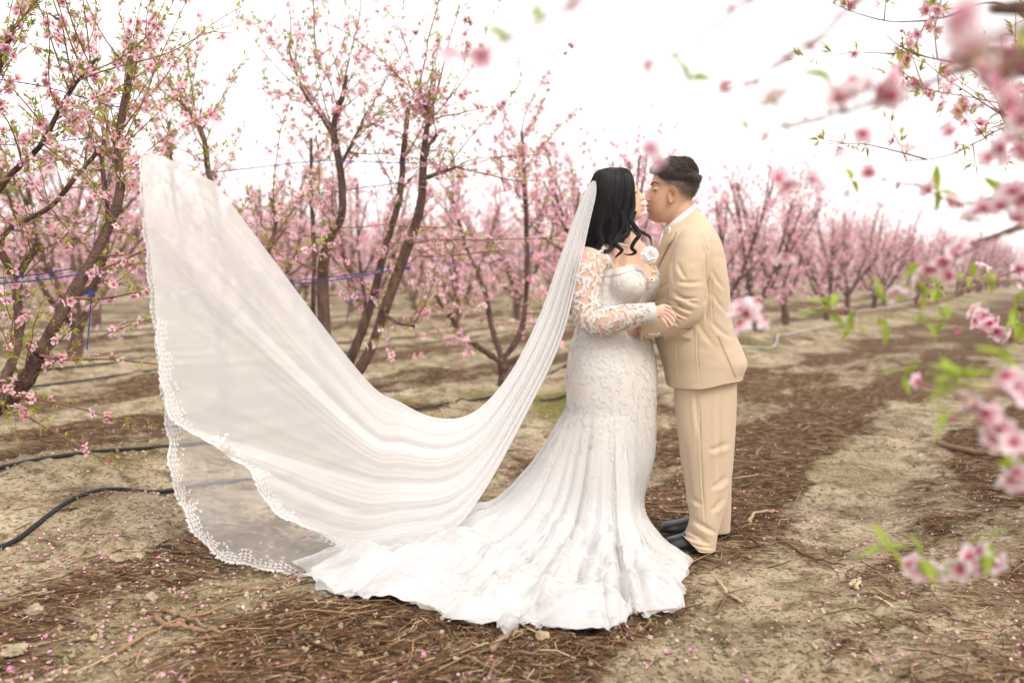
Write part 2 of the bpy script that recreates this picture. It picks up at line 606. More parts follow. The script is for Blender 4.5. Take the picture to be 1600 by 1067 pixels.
pv = np.array(((0, -0.5, 0), (0.42, 0.1, 0.16), (0.15, 0.55, 0.02), (-0.15, 0.55, 0.02), (-0.42, 0.1, 0.16), (0, 0.1, -0.06)))
pt = np.array(((0, 1, 5), (1, 2, 5), (2, 3, 5), (3, 4, 5), (4, 0, 5)))
pc = np.array(((0.66, 0.14, 0.28), (0.88, 0.46, 0.58), (0.92, 0.64, 0.72), (0.92, 0.64, 0.72), (0.88, 0.46, 0.58), (0.84, 0.38, 0.52)))
x, y, r = scatter(27000, 2.6, 22, 77)
clump = sstep(-0.15, 0.35, fbm(x * 2.2, y * 2.2, 3, 91))
side = 0.22 + 0.6 * np.exp(-((across(x, y) + 3.7) / 1.1) ** 2) + 0.3 * np.exp(-((across(x, y) - 0.0) / 0.8) ** 2)
ok = r.rand(len(x)) < (0.12 + 0.88 * clump) * side
x, y = x[ok], y[ok]
k = len(x)
nr = np.stack([0.45 * r.randn(k), 0.45 * r.randn(k), np.ones(k)], -1)
V, T, C = stamp(pv, pt, pc, np.stack([x, y, gh(x, y) + 0.008], -1), frames(nr, r.rand(k) * 6.28), 0.007 + 0.013 * r.rand(k), (0.8 + 0.4 * r.rand(k))[:, None] * np.array((1, 1, 1)) * np.stack([np.ones(k), 0.8 + 0.55 * r.rand(k), 0.85 + 0.4 * r.rand(k)], -1))
link('fallen_petals', mk_mesh('fallen_petals', V, T, None, [M_PETAL], C), None, 'pink petals fallen on the orchard soil', 'petals', kind='stuff')


# crumbs of broken soil
x, y, r = scatter(24000, 2.6, 12, 88)
ok = r.rand(len(x)) < (0.15 + 0.85 * sstep(-0.15, 0.3, fbm(x * 1.6, y * 1.6, 3, 33))) * (1 - 0.7 * mulch(x, y))
x, y = x[ok], y[ok]; k = len(x)
ov = np.array(((1, 0, 0), (-1, 0, 0), (0, 1, 0), (0, -1, 0), (0, 0, 0.75), (0, 0, -0.75), (0.62, 0.62, 0.4), (-0.6, -0.62, 0.45)), float)
ot = np.array(((0, 6, 4), (6, 2, 4), (2, 1, 4), (1, 7, 4), (7, 3, 4), (3, 0, 4), (0, 2, 6), (1, 3, 7), (2, 0, 5), (1, 2, 5), (3, 1, 5), (0, 3, 5)))
sc = 0.003 + 0.013 * r.rand(k) ** 3
V, T, C = stamp(ov, ot, np.ones((8, 3)), np.stack([x, y, gh(x, y) + sc * 0.35], -1), frames(r.randn(k, 3), r.rand(k) * 6.28), sc,
                np.array((0.33, 0.265, 0.175)) * (0.6 + 0.7 * r.rand(k))[:, None])
link('soil_crumbs', mk_mesh('soil_crumbs', V, T, None, [M_DEBRIS], C, smooth=False), None, 'small crumbs of dry soil between the prunings', 'soil', kind='stuff')


# ---- stones, clods and larger sticks one can point at
def clod(name, px, py, size, color, label, cat, seed, flat=0.7, group=None):
    g = G(px, py); g[2] = gh(g[0], g[1])
    n1, n2 = 12, 20
    th = np.linspace(0.02, math.pi - 0.02, n1)[:, None]; ph = np.linspace(0, 2 * math.pi, n2, endpoint=False)[None]
    S = np.stack([np.sin(th) * np.cos(ph), np.sin(th) * np.sin(ph), np.cos(th) + 0 * ph], -1)
    rr = 1 + 0.8 * vnoise3(S.reshape(-1, 3) * 1.7 + seed, seed).reshape(n1, n2) + 0.35 * vnoise3(S.reshape(-1, 3) * 4 + seed, seed).reshape(n1, n2)
    S = S * rr[:, :, None] * size * 0.8 * np.array((1.15, 0.9, flat))
    V, T, Q = loft(S)
    o = link(name, mk_mesh(name, V, T, Q, [color]), None, label, cat, group)
    o.location = g + np.array((0, 0, size * flat * 0.45))
    o.rotation_euler = (0, 0, seed * 1.3)


M_CLOD = mat('dry_clod', (0.36, 0.29, 0.195), 0.95, noise=(45, 0.5, (1, 1, 1)), bump=(110, 1.0, 0.012))
M_STONE = mat('tan_stone', (0.40, 0.29, 0.18), 0.85, noise=(20, 0.3, (1, 1, 1)), bump=(120, 0.4, 0.003))
clod('stone', 848, 998, 0.032, M_STONE, 'round tan stone lying just below the train of the white gown', 'stone', 1)
clod('soil_clod', 182, 873, 0.040, M_CLOD, 'pale lump of dry soil among pink petals beside the mossy mound', 'clod', 2, group='dry clods by the hose')
clod('soil_clod', 216, 868, 0.034, M_CLOD, 'mossy-edged soil clod just right of the pale lump by the mound', 'clod', 3, group='dry clods by the hose')
clod('soil_clod', 236, 928, 0.030, M_CLOD, 'small angular clod in the petals above the forked stick', 'clod', 4, group='dry clods by the hose')
clod('soil_clod', 55, 957, 0.035, M_CLOD, 'weathered clod near the bottom left corner of the ground', 'clod', 5, group='dry clods by the hose')
clod('soil_clod', 22, 1012, 0.045, M_CLOD, 'biggest clod at the bottom left edge of the picture', 'clod', 6, 0.5, group='dry clods by the hose')
clod('stone', 1045, 782, 0.018, M_STONE, 'small pale stone in the litter before the black shoe tip', 'stone', 7)


def stick(pxs, r0, r1, color, label, forks=(), lift=0.006, name='fallen_stick'):
    bb = Buf()
    for pl, ra, rb in [(pxs, r0, r1)] + [(f, r0 * 0.7, r1 * 0.8) for f in forks]:
        q = []
        for (a, c) in pl:
            g = G(a, c); q.append((g[0], g[1], gh(g[0], g[1]) + r0 + lift))
        c = crom(q, 14)
        c += 0.004 * RND.randn(*c.shape)
        V, T, Q = tube(c, np.linspace(ra, rb, 14), 7)
        bb.add(V, T, Q, col=color)
    link(name, bb.mesh(name, [M_DEBRIS]), None, label, 'stick', 'larger fallen sticks')


stick([(240, 962), (262, 985), (300, 990), (345, 1003)], 0.011, 0.006, (0.26, 0.16, 0.10), 'forked brown stick on a little heap of prunings below the veil', forks=[[(255, 957), (290, 975), (320, 990)]])
stick([(185, 1015), (250, 985), (330, 955), (375, 945)], 0.008, 0.004, (0.28, 0.18, 0.10), 'long thin stick running under the forked stick heap')
stick([(1465, 690), (1520, 712), (1580, 732)], 0.02, 0.014, (0.22, 0.13, 0.09), 'thickest dark stick lying across the pale wheel track at right')
stick([(1215, 838), (1262, 858), (1320, 880)], 0.007, 0.004, (0.20, 0.10, 0.065), 'slim straight reddish stick right of the groom beside the wheel track')
stick([(1395, 705), (1425, 690), (1440, 668)], 0.006, 0.003, (0.40, 0.29, 0.19), 'pale curved twig at the upper edge of the wheel track')
stick([(1120, 905), (1132, 922), (1160, 940)], 0.008, 0.005, (0.48, 0.34, 0.21), 'bent pale stick in the dark litter right of the gown hem')
stick([(1330, 920), (1336, 905)], 0.008, 0.007, (0.5, 0.38, 0.24), 'stubby pale wood chip left of its twin on the wheel track')
stick([(1338, 924), (1344, 906)], 0.008, 0.007, (0.5, 0.38, 0.24), 'stubby pale wood chip right of its twin on the wheel track')
stick([(1172, 815), (1180, 800), (1215, 792)], 0.009, 0.006, (0.42, 0.28, 0.17), 'hooked tan stick lying behind the groom at knee distance')
stick([(770, 1030), (790, 1000), (815, 985)], 0.011, 0.006, (0.30, 0.20, 0.13), 'crooked stick poking out under the front of the train')
stick([(1120, 790), (1150, 820), (1200, 860)], 0.005, 0.003, (0.17, 0.08, 0.05), 'dark thin twig beside the groom heels')
stick([(5, 760), (60, 748), (120, 738)], 0.012, 0.006, (0.24, 0.15, 0.1), 'grey brown stick at the left edge behind the hose')
stick([(345, 930), (420, 905), (480, 890)], 0.006, 0.003, (0.25, 0.14, 0.08), 'thin stick reaching to the lace edge of the veil')


# ---- drip irrigation hoses
M_HOSE = mat('black_hose', (0.013, 0.014, 0.018), 0.5, spec=0.3, noise=(6, 0.3, (1, 1, 1)))
M_HOSE_GLARE = mat('glare_hose', (0.36, 0.35, 0.33), 0.7, noise=(3, 0.3, (1, 1, 1)))  # black hose further off, its glare painted in as a pale colour


def hose(w0, s0, s1, rad, label, seed, m=None, ctrl=None, group='drip hoses along the tree rows'):
    if ctrl is not None:
        q = [G(a, c) for a, c in ctrl]
        n = max(40, 12 * len(q))
    else:
        r = np.random.RandomState(seed)
        s = np.arange(s0, s1, 0.7)
        ww = w0 + 0.12 * fbm(s * 0.35, s * 0 + seed, 3, seed)
        q = [(s_ * RD[0] + w_ * RN[0], s_ * RD[1] + w_ * RN[1], 0) for s_, w_ in zip(s, ww)]
        n = int((s1 - s0) * 7)
    c = crom(np.array(q), n)
    z = gh(c[:, 0], c[:, 1])
    ker = np.hanning(23)[1:-1]; ker /= ker.sum()
    zs = np.convolve(np.pad(z, 10, 'edge'), ker, 'valid')
    c[:, 2] = np.maximum(z - 0.012, zs) + rad * 0.8
    V, T, Q = tube(c, rad, 8)
    link('drip_hose', mk_mesh('drip_hose', V, T, Q, [m or M_HOSE]), None, label, 'hose', group)


hose(0, 0, 0, 0.0115, 'front black drip hose running from the left edge past the mossy mound', 1,
     ctrl=[(-260, 935), (-120, 900), (0, 866), (60, 842), (120, 815), (190, 795), (270, 783), (400, 760), (520, 733), (640, 700), (740, 667), (830, 636), (890, 622), (960, 602), (1030, 587), (1100, 573)])
hose(0, 0, 0, 0.0105, 'second black hose, just above the front one, half sunk in soil', 2,
     ctrl=[(-150, 822), (0, 792), (100, 776), (180, 762), (262, 747), (400, 722), (520, 692), (650, 665), (760, 640), (860, 607), (890, 599)])
hose(0, 0, 0, 0.016, 'black hose coloured pale for its glare, curling along the ground right of the groom', 3, M_HOSE_GLARE,
     ctrl=[(1130, 562), (1165, 556), (1200, 551), (1213, 545), (1218, 536), (1245, 529), (1290, 520), (1335, 507), (1345, 497), (1400, 487), (1450, 474), (1520, 455)])
for q, row in enumerate(ROW_W[1:5]):
    for j, off in enumerate((0.78, 0.35)):
        hose(row + off, 2.5, 45 if q < 2 else 40, 0.012,
             ('%s black hose %s the %s tree row behind the couple' % (('front', 'rear')[j], 'along', ('second', 'third', 'fourth', 'fifth')[q])), 30 + q * 2 + j)

# ------------------------------------------------------------------ blossom and leaf templates
def petal_flower(rings, seed, pale=0.0):
    """five cupped petals; rings = radial resolution"""
    r = np.random.RandomState(seed)
    bb = Buf()
    c_base, c_mid, c_tip = np.array((0.66, 0.07, 0.20)), np.array((0.93, 0.54, 0.65)), np.array((0.96, 0.80, 0.84))
    c_mid = c_mid + (np.array((0.95, 0.78, 0.82)) - c_mid) * pale; c_tip = c_tip + (np.array((0.95, 0.88, 0.90)) - c_tip) * pale
    for q in range(5):
        a = q * 2 * math.pi / 5 + 0.12 * r.randn()
        ca, sa = math.cos(a), math.sin(a)
        lift = 0.32 + 0.12 * r.randn(); size = 1 + 0.08 * r.randn()
        if rings == 1:
            loc = np.array(((0.06, 0, 0), (0.55, -0.36, 0.22 * lift / .3), (0.55, 0.36, 0.22 * lift / .3), (0.98, -0.2, lift), (0.98, 0.2, lift))) * size
            t = [(0, 1, 2), (1, 3, 4), (1, 4, 2)]
            cc = np.stack([c_base * 0.35 + c_mid * 0.65, c_mid * 0.5 + c_tip * 0.5, c_mid * 0.5 + c_tip * 0.5, c_tip, c_tip])
            V = np.stack([loc[:, 0] * ca - loc[:, 1] * sa, loc[:, 0] * sa + loc[:, 1] * ca, loc[:, 2]], -1)
            bb.add(V, t, col=cc)
        else:
            ts = np.linspace(0, 1, rings + 1); m = 5
            V, cc = [], []
            for t in ts:
                wd = 0.43 * math.sin(math.pi * min(1, (t * 0.93 + 0.04)) ** 0.75) ** 0.8 + 0.02
                for j in range(m):
                    v = j / (m - 1) * 2 - 1
                    x = 0.05 + 0.98 * t - 0.13 * t * t * v * v
                    z = lift * t ** 1.4 + 0.14 * v * v * t + 0.04 * r.randn() * t
                    V.append((x * size, v * wd * size, z))
                    f = np.clip((t - 0.02) / 0.26, 0, 1)
                    cc.append(c_base * (1 - f) + f * (c_mid + (c_tip - c_mid) * np.clip((t - 0.25) / 0.5, 0, 1)))
            V = np.array(V)
            V = np.stack([V[:, 0] * ca - V[:, 1] * sa, V[:, 0] * sa + V[:, 1] * ca, V[:, 2]], -1)
            bb.add(V, None, grid_quads(rings + 1, m), col=np.array(cc))
    # calyx and stamens
    if rings == 1:
        bb.add(((0.27, 0, .12), (-0.13, 0.23, .12), (-0.13, -0.23, .12), (0, 0, -0.3)), [(0, 1, 2), (0, 3, 1), (1, 3, 2), (2, 3, 0)], col=(0.55, 0.03, 0.11))
    else:
        an = np.linspace(0, 2 * math.pi, 7)[:-1]
        bb.add(np.vstack([np.stack([0.16 * np.cos(an), 0.16 * np.sin(an), 0 * an + 0.06], -1), [(0, 0, -0.34)], [(0, 0, 0.1)]]),
               [(k, (k + 1) % 6, 7) for k in range(6)] + [((k + 1) % 6, k, 6) for k in range(6)], col=(0.42, 0.03, 0.09))
        for k in range(14):
            a = k * 2.4; l = 0.28 + 0.16 * r.rand(); tl = 0.32 + 0.2 * r.rand()
            p1 = np.array((math.cos(a) * l, math.sin(a) * l, tl + 0.1))
            V, T, Q = tube([np.array((0.03 * math.cos(a), 0.03 * math.sin(a), 0.03)), p1], 0.012, 3, False)
            bb.add(V, None, Q, col=(0.85, 0.35, 0.45))
            V, T, Q = tube([p1, p1 * 1.1], (0.03, 0.022), 4)
            bb.add(V, T, Q, col=(0.55, 0.16, 0.08))
    return bb


def tri_arrays(bb):
    T = [np.vstack(bb.T)] if bb.T else []
    for q in bb.Q:
        T += [q[:, [0, 1, 2]], q[:, [0, 2, 3]]]
    return np.vstack(bb.V), np.vstack(T), np.vstack(bb.C)


FL1 = [tri_arrays(petal_flower(1, s)) for s in (1, 2)]
FLOWER_MESH = [petal_flower(2, 10 + s, 0.25 * s).mesh('blossom', [M_PETAL]) for s in range(3)]
FLOWER_BIG = [petal_flower(5, 20 + s, 0.3 + 0.33 * s).mesh('blossom', [M_PETAL]) for s in range(3)]
# a closed bud
_bv, _bt, _bq = tube([(0, 0, -0.3), (0, 0, 0.0), (0, 0, 0.45), (0, 0, 0.8)], (0.1, 0.3, 0.36, 0.05), 6)
BUD = (_bv, np.vstack([_bt, _bq[:, [0, 1, 2]], _bq[:, [0, 2, 3]]]), np.where(_bv[:, 2:3] < 0.1, np.array([[0.4, 0.03, 0.09]]), np.array([[0.80, 0.28, 0.42]])))
LEAF = (np.array(((0, 0, 0), (0.45, 0.095, 0.08), (0.45, 0, 0.0), (0.45, -0.095, 0.08), (1, 0, -0.12))),
        np.array(((0, 2, 1), (0, 3, 2), (1, 2, 4), (2, 3, 4))), np.ones((5, 3)))


def perp(d, r):
    v = r.randn(3); v -= d * np.dot(v, d)
    return v / np.linalg.norm(v)


class Growth:
    def __init__(g, seed):
        g.r = np.random.RandomState(seed)
        g.twigs = Buf(); g.fp, g.fn, g.fs = [], [], []; g.lp, g.ld, g.ls = [], [], []; g.bp, g.bn = [], []

    def node(g, p, d, f_prob, l_prob, fsize, spread=0.018):
        r = g.r
        if r.rand() < f_prob:
            for _ in range(1 + (r.rand() < 0.45) + (r.rand() < 0.2)):
                n = nrm(perp(d, r) + 0.35 * r.randn(3) + 0.25 * d)
                if r.rand() < 0.14:
                    g.bp.append(p + n * 0.012); g.bn.append(nrm(n + d))
                else:
                    g.fp.append(p + n * spread); g.fn.append(n); g.fs.append(fsize * (0.8 + 0.4 * r.rand()))
        if r.rand() < l_prob:
            o = perp(d, r)
            for _ in range(r.randint(3, 7)):
                g.lp.append(p + o * 0.006); g.ld.append(nrm(o * 0.9 + d * 0.8 + 0.5 * r.randn(3) + np.array((0, 0, 0.25)))); g.ls.append(0.022 + 0.030 * r.rand())

    def shoot(g, p, d, L, r0, f_prob, l_prob, fsize, step=0.032, droop=0.0, sides=4, depth=0, laterals=1.0):
        r = g.r
        n = max(4, int(L / 0.13) + 2)
        pts = [np.array(p, float)]; dd = np.array(d, float)
        for k in range(n - 1):
            dd = nrm(dd + 0.10 * r.randn(3) + np.array((0, 0, droop)))
            pts.append(pts[-1] + dd * L / (n - 1))
        c = crom(pts, max(5, n * 2))
        V, T, Q = tube(c, np.linspace(r0, r0 * 0.35, len(c)), sides, False)
        g.twigs.add(V, None, Q)
        tg = np.gradient(c, axis=0)
        m = int(L / step)
        ph = r.rand() * 6
        for k in range(m):
            u = (k + 0.5 + 0.3 * r.randn()) / m
            if u < 0.04 or u > 1:
                continue
            i = min(int(u * (len(c) - 1)), len(c) - 2)
            fc = 0.5 + 0.5 * math.sin(ph + u * L * 16)
            g.node(c[i] + (c[i + 1] - c[i]) * (u * (len(c) - 1) - i), nrm(tg[i]), f_prob * (0.12 + 1.35 * fc * fc) * (1.1 - 0.45 * u), l_prob * (0.55 + 0.6 * u), fsize)
        g.lp.append(c[-1]); g.ld.append(nrm(tg[-1])); g.ls.append(0.035)
        if depth == 0:
            for _ in range(int(laterals * L * 3.2 * r.rand() + 0.5)):
                i = r.randint(int(len(c) * 0.15), len(c) - 1)
                g.shoot(c[i], nrm(nrm(tg[i]) * 0.7 + perp(nrm(tg[i]), r) * 0.9), 0.12 + 0.35 * L * r.rand(), r0 * 0.6, f_prob, l_prob, fsize, step, droop, sides, 1)

    def along_limb(g, c, count, lmin, lmax, f_prob, l_prob, fsize, lo=0.2, upness=0.5, sides=4, step=0.032, laterals=1.0):
        r = g.r
        tg = np.gradient(c, axis=0)
        for _ in range(count):
            u = lo + (1 - lo) * r.rand() ** 0.8
            i = min(int(u * (len(c) - 1)), len(c) - 2)
            t = nrm(tg[i]); o = perp(t, r)
            d = nrm(o * 0.9 + t * (0.2 + 0.5 * u) + np.array((0, 0, upness * (u - 0.25) * 1.5)) + 0.2 * r.randn(3))
            L = lmin + (lmax - lmin) * r.rand() ** 1.5
            g.shoot(c[i], d, L, 0.0022 + 0.0026 * L, f_prob, l_prob, fsize, step, 0.03 * (u - 0.6) + 0.03 * r.randn(), sides, 0, laterals)
        # short spurs with blossom sitting on the limb itself
        for _ in range(count):
            i = r.randint(int(len(c) * lo), len(c) - 1)
            t = nrm(tg[i])
            g.shoot(c[i], nrm(perp(t, r) + 0.3 * t), 0.05 + 0.08 * r.rand(), 0.003, f_prob, l_prob, fsize, step * 0.8, 0, 3, 1)

    def leaf_arrays(g):
        r = g.r
        k = len(g.lp)
        d = np.array(g.ld); up = np.tile(np.array((0, 0, 1.0)), (k, 1)) + 0.4 * r.randn(k, 3)
        y = np.cross(up, d); y /= np.linalg.norm(y, axis=1)[:, None] + 1e-9
        R = np.stack([d, y, np.cross(d, y)], 2)
        pal = np.array(((0.42, 0.44, 0.06), (0.32, 0.40, 0.06), (0.54, 0.49, 0.09), (0.44, 0.28, 0.09)))
        tint = pal[r.choice(4, k, p=(0.4, 0.3, 0.22, 0.08))] * (0.8 + 0.4 * r.rand(k))[:, None]
        return stamp(LEAF[0], LEAF[1], LEAF[2], np.array(g.lp), R, np.array(g.ls), tint)

    def flower_arrays(g, idx, deep=1.0):
        r = g.r
        out = []
        p, n, s = np.array(g.fp)[idx], np.array(g.fn)[idx], np.array(g.fs)[idx]
        which = r.randint(0, 2, len(p))
        for q in (0, 1):
            m = which == q
            if m.any():
                k = m.sum()
                v = r.rand(k)[:, None]
                tint = np.hstack([1.0 + 0.05 * v, 0.72 + 0.42 * v, 0.8 + 0.3 * v]) * deep
                out.append(stamp(*FL1[q], p[m], frames(n[m], r.rand(k) * 6.28), s[m], np.minimum(tint, 1.1)))
        if g.bp:
            k = len(g.bp)
            out.append(stamp(*BUD, np.array(g.bp), frames(np.array(g.bn), r.rand(k) * 6.28), 0.011 + 0.004 * r.rand(k)))
        return out


def limb_mesh(c, r0, r1, sides=10, seed=0, stub=True):
    r = np.linspace(r0, r1, len(c)) * (1 + 0.34 * vnoise(np.linspace(0, 11, len(c)), np.full(len(c), seed * 3.7), seed))
    V, T, Q = tube(c, r, sides)
    V = V + 0.10 * r1 * RND.randn(*V.shape)
    return V, T, Q


# ------------------------------------------------------------------ the peach trees nearest the couple, limb by limb
def near_tree(limbs, base, label, seed, shoots=34, fsize=0.0235, hero=150, f_prob=0.46, l_prob=0.78, lmin=0.25, lmax=0.95, extra=(), lo=0.22, group='peach trees of the first row', thin=0.6):
    """limbs: list of (world points, r0, r1, n_shoots factor)"""
    g = Growth(seed)
    root = thing('peach_tree', base, label, 'tree', group)
    tb = Buf()
    for q, (pts, r0, r1, fac) in enumerate(limbs):
        c = crom(pts, 40)
        c = c + 0.008 * np.stack([vnoise(np.linspace(0, 8, 40), np.full(40, 1.0 + q), seed), vnoise(np.linspace(0, 8, 40), np.full(40, 9.0 + q), seed), 0 * np.linspace(0, 1, 40)], -1)
        V, T, Q = limb_mesh(c, r0 * thin, r1 * thin, 10, seed + q)
        if q == 0:
            link('trunk', mk_mesh('trunk', local(V, root), T, Q, [M_BARK]), root)
        else:
            link('limb', mk_mesh('limb', local(V, root), T, Q, [M_BARK]), root)
        if fac > 0:
            g.along_limb(c, int(shoots * fac), lmin, lmax, f_prob, l_prob, fsize, lo if q else 0.45, 0.8)
    for p, d, L in extra:
        g.shoot(p, nrm(np.array(d, float)), L, 0.007, f_prob, l_prob, fsize, droop=0.0)
    tw = g.twigs.mesh('twigs', [M_TWIG]); tw.transform(Matrix.Translation(-Vector(base)))
    link('twigs', tw, root, kind='stuff')
    V, T, C = g.leaf_arrays()
    link('leaves', mk_mesh('leaves', local(V, root), T, None, [M_LEAF], C), root, kind='stuff')
    fp = np.array(g.fp)
    d = np.linalg.norm(fp - np.array((0, 0, CAM_H)), axis=1)
    inx = np.abs(fp[:, 0] / fp[:, 1]) < 0.53
    order = np.argsort(np.where(inx, d, d + 50))
    heroes, rest = order[:hero], order[hero:]
    bb = Buf()
    for V, T, C in g.flower_arrays(rest):
        bb.add(local(V, root), T, col=C)
    link('blossoms', bb.mesh('blossoms', [M_PETAL]), root, kind='stuff')
    R = frames(np.array(g.fn)[heroes], g.r.rand(len(heroes)) * 6.28)
    for k, i in enumerate(heroes):
        o = link('blossom', FLOWER_MESH[k % 3], root)
        M = Matrix(R[k].tolist()).to_4x4()
        s = g.fs[i]
        o.matrix_local = Matrix.Translation(Vector(fp[i]) - Vector(base)) @ M @ Matrix.Scale(s, 4)
    return root


def px_limb(pl, Y, r0, r1, fac, dy=(0, 0)):
    n = len(pl)
    return (np.array([P(a, c, Y + dy[0] + (dy[1] - dy[0]) * k / max(1, n - 1)) for k, (a, c) in enumerate(pl)]), r0, r1, fac)


def base_at(px, Y):
    x = (px - CX) / FPX * Y
    return np.array((x, Y, float(gh(x, Y))))


# tree at the left edge
b1 = base_at(-95, 4.95)
near_tree([
    (np.array([b1 - (0, 0, .1), P(-40, 670, 4.95), P(20, 620, 4.9), P(62, 555, 4.85)]), 0.078, 0.060, 0.4),
    px_limb([(62, 555), (110, 465), (160, 372), (188, 300), (184, 225), (198, 140), (207, 68)], 4.85, 0.052, 0.022, 1.5, (0, 0.2)),
    px_limb([(-40, 670), (5, 600), (30, 520), (28, 440), (60, 380)], 5.0, 0.05, 0.03, 0.7, (0, 0.3)),
    px_limb([(28, 440), (0, 372), (80, 322), (130, 262), (165, 225)], 5.2, 0.032, 0.014, 0.9, (0, 0.1)),
    px_limb([(-60, 420), (0, 295), (62, 228), (105, 150), (150, 92)], 4.8, 0.03, 0.012, 1.3, (0, -0.2)),
    px_limb([(-40, 670), (-60, 520), (-50, 300), (-20, 160), (20, 40)], 4.7, 0.05, 0.02, 1.2, (0, -0.3)),
    px_limb([(110, 465), (150, 440), (170, 350), (158, 250), (170, 190)], 5.1, 0.03, 0.014, 0.7, (0, 0.2)),
], b1, 'large peach tree at the left edge, its thick limb leaning in beside the veil', 101, 18, extra=[
    (P(20, 620, 4.8), (1.0, -0.2, -0.25), 0.75), (P(62, 555, 4.8), (1.0, -0.1, 0.05), 0.8), (P(30, 640, 4.8), (0.9, -0.2, -0.45), 0.6),
    (P(110, 465, 4.8), (1.0, -0.1, 0.0), 0.7), (P(130, 430, 4.8), (1, 0, 0.25), 0.6)], hero=230)

# young tree behind the veil
b2 = base_at(352, 6.1)
near_tree([
    (np.array([b2 - (0, 0, .1), P(350, 600, 6.1), P(345, 520, 6.1)]), 0.06, 0.05, 0.2),
    px_limb([(345, 520), (352, 420), (338, 320), (326, 268), (314, 205), (282, 160), (270, 140)], 6.1, 0.04, 0.016, 1.1, (0, 0.1)),
    px_limb([(345, 520), (300, 430), (275, 330), (268, 250), (265, 190)], 6.3, 0.032, 0.014, 0.9, (0, 0.3)),
    px_limb([(345, 520), (400, 440), (430, 350), (420, 300)], 6.2, 0.03, 0.014, 0.7, (0, 0.4)),
], b2, 'slim peach tree mostly hidden behind the raised veil', 102, 18, hero=60)

# tree rising between veil and bride
b3 = base_at(522, 7.1)
near_tree([
    (np.array([b3 - (0, 0, .1), P(520, 620, 7.1), P(512, 575, 7.1)]), 0.10, 0.085, 0.1),
    px_limb([(512, 585), (508, 520), (505, 425), (516, 372), (534, 335), (531, 262), (521, 205), (527, 170), (535, 152), (541, 118)], 7.1, 0.072, 0.022, 1.4, (-0.1, -0.3)),
    px_limb([(521, 215), (500, 180), (478, 150), (455, 98)], 6.85, 0.024, 0.008, 0.7),
    px_limb([(532, 258), (552, 220), (572, 178)], 6.8, 0.022, 0.013, 0.5),
    px_limb([(512, 600), (490, 520), (491, 400), (487, 300), (486, 215)], 7.5, 0.042, 0.018, 0.9, (0, 0.2)),
    px_limb([(520, 610), (548, 560), (575, 490), (600, 395), (624, 310), (630, 235), (640, 160)], 7.2, 0.062, 0.028, 1.2, (0, 0.1)),
    px_limb([(525, 620), (572, 562), (600, 490), (625, 415), (655, 330), (662, 255), (667, 205), (671, 180), (658, 148)], 6.9, 0.068, 0.026, 1.4, (0, -0.3)),
    px_limb([(664, 245), (670, 228), (684, 210)], 6.6, 0.026, 0.02, 0.2),
    px_limb([(664, 278), (690, 270), (713, 261)], 6.6, 0.024, 0.015, 0.4),
    px_limb([(600, 490), (622, 505), (648, 510)], 6.75, 0.02, 0.012, 0.3),
], b3, 'tall peach tree with three thick limbs rising between the veil and the bride', 103, 21, extra=[
    (P(500, 110, 6.8), (-0.25, 0, 1), 0.8), (P(540, 118, 6.8), (0.3, 0, 1), 0.7), (P(656, 150, 6.6), (-0.03, 0, 1), 0.95), (P(671, 170, 6.6), (-0.5, 0, 0.8), 0.9),
    (P(455, 98, 6.8), (-0.2, 0, 1), 0.5), (P(713, 261, 6.6), (1, 0, -0.25), 0.55), (P(671, 190, 6.6), (1, 0, 0.3), 0.4), (P(640, 380, 6.6), (1, -0.1, 0.25), 1.1), (P(655, 400, 6.6), (1, -.1, -.1), .7),
    (P(505, 425, 6.9), (-1, 0, 0.3), 0.8), (P(516, 372, 6.9), (-1, -0.1, 0.05), 0.9), (P(671, 180, 6.6), (0.25, 0, 1), 0.8)], hero=230, l_prob=0.45)

# tree between that and the bride
b4 = base_at(787, 9.2)
near_tree([
    (np.array([b4 - (0, 0, .1), P(786, 580, 9.2), P(784, 558, 9.2)]), 0.085, 0.075, 0),
    px_limb([(784, 566), (762, 552), (722, 522), (702, 492), (680, 462)], 9.2, 0.05, 0.03, 0.7, (0, -0.4)),
    px_limb([(784, 560), (768, 510), (757, 455), (732, 395), (716, 345), (704, 300)], 9.2, 0.048, 0.02, 1.2, (0, 0.3)),
    px_limb([(786, 560), (806, 535), (818, 500), (823, 430), (822, 330), (819, 262), (815, 205)], 9.2, 0.055, 0.022, 1.4, (0, -0.2)),
    px_limb([(823, 360), (836, 345), (852, 334)], 9.05, 0.016, 0.01, 0.4),
    px_limb([(786, 570), (840, 540), (880, 470), (895, 380), (905, 300)], 9.4, 0.05, 0.02, 1.3, (0, 0.4)),
], b4, 'vase-shaped peach tree standing free between veil and bride, trunk base in view', 104, 26, fsize=0.026, hero=120, l_prob=0.3, f_prob=0.62, extra=[
    (P(815, 205, 9), (-0.02, 0, 1), 0.6), (P(790, 300, 9), (-0.4, 0, 1), 1.0)])


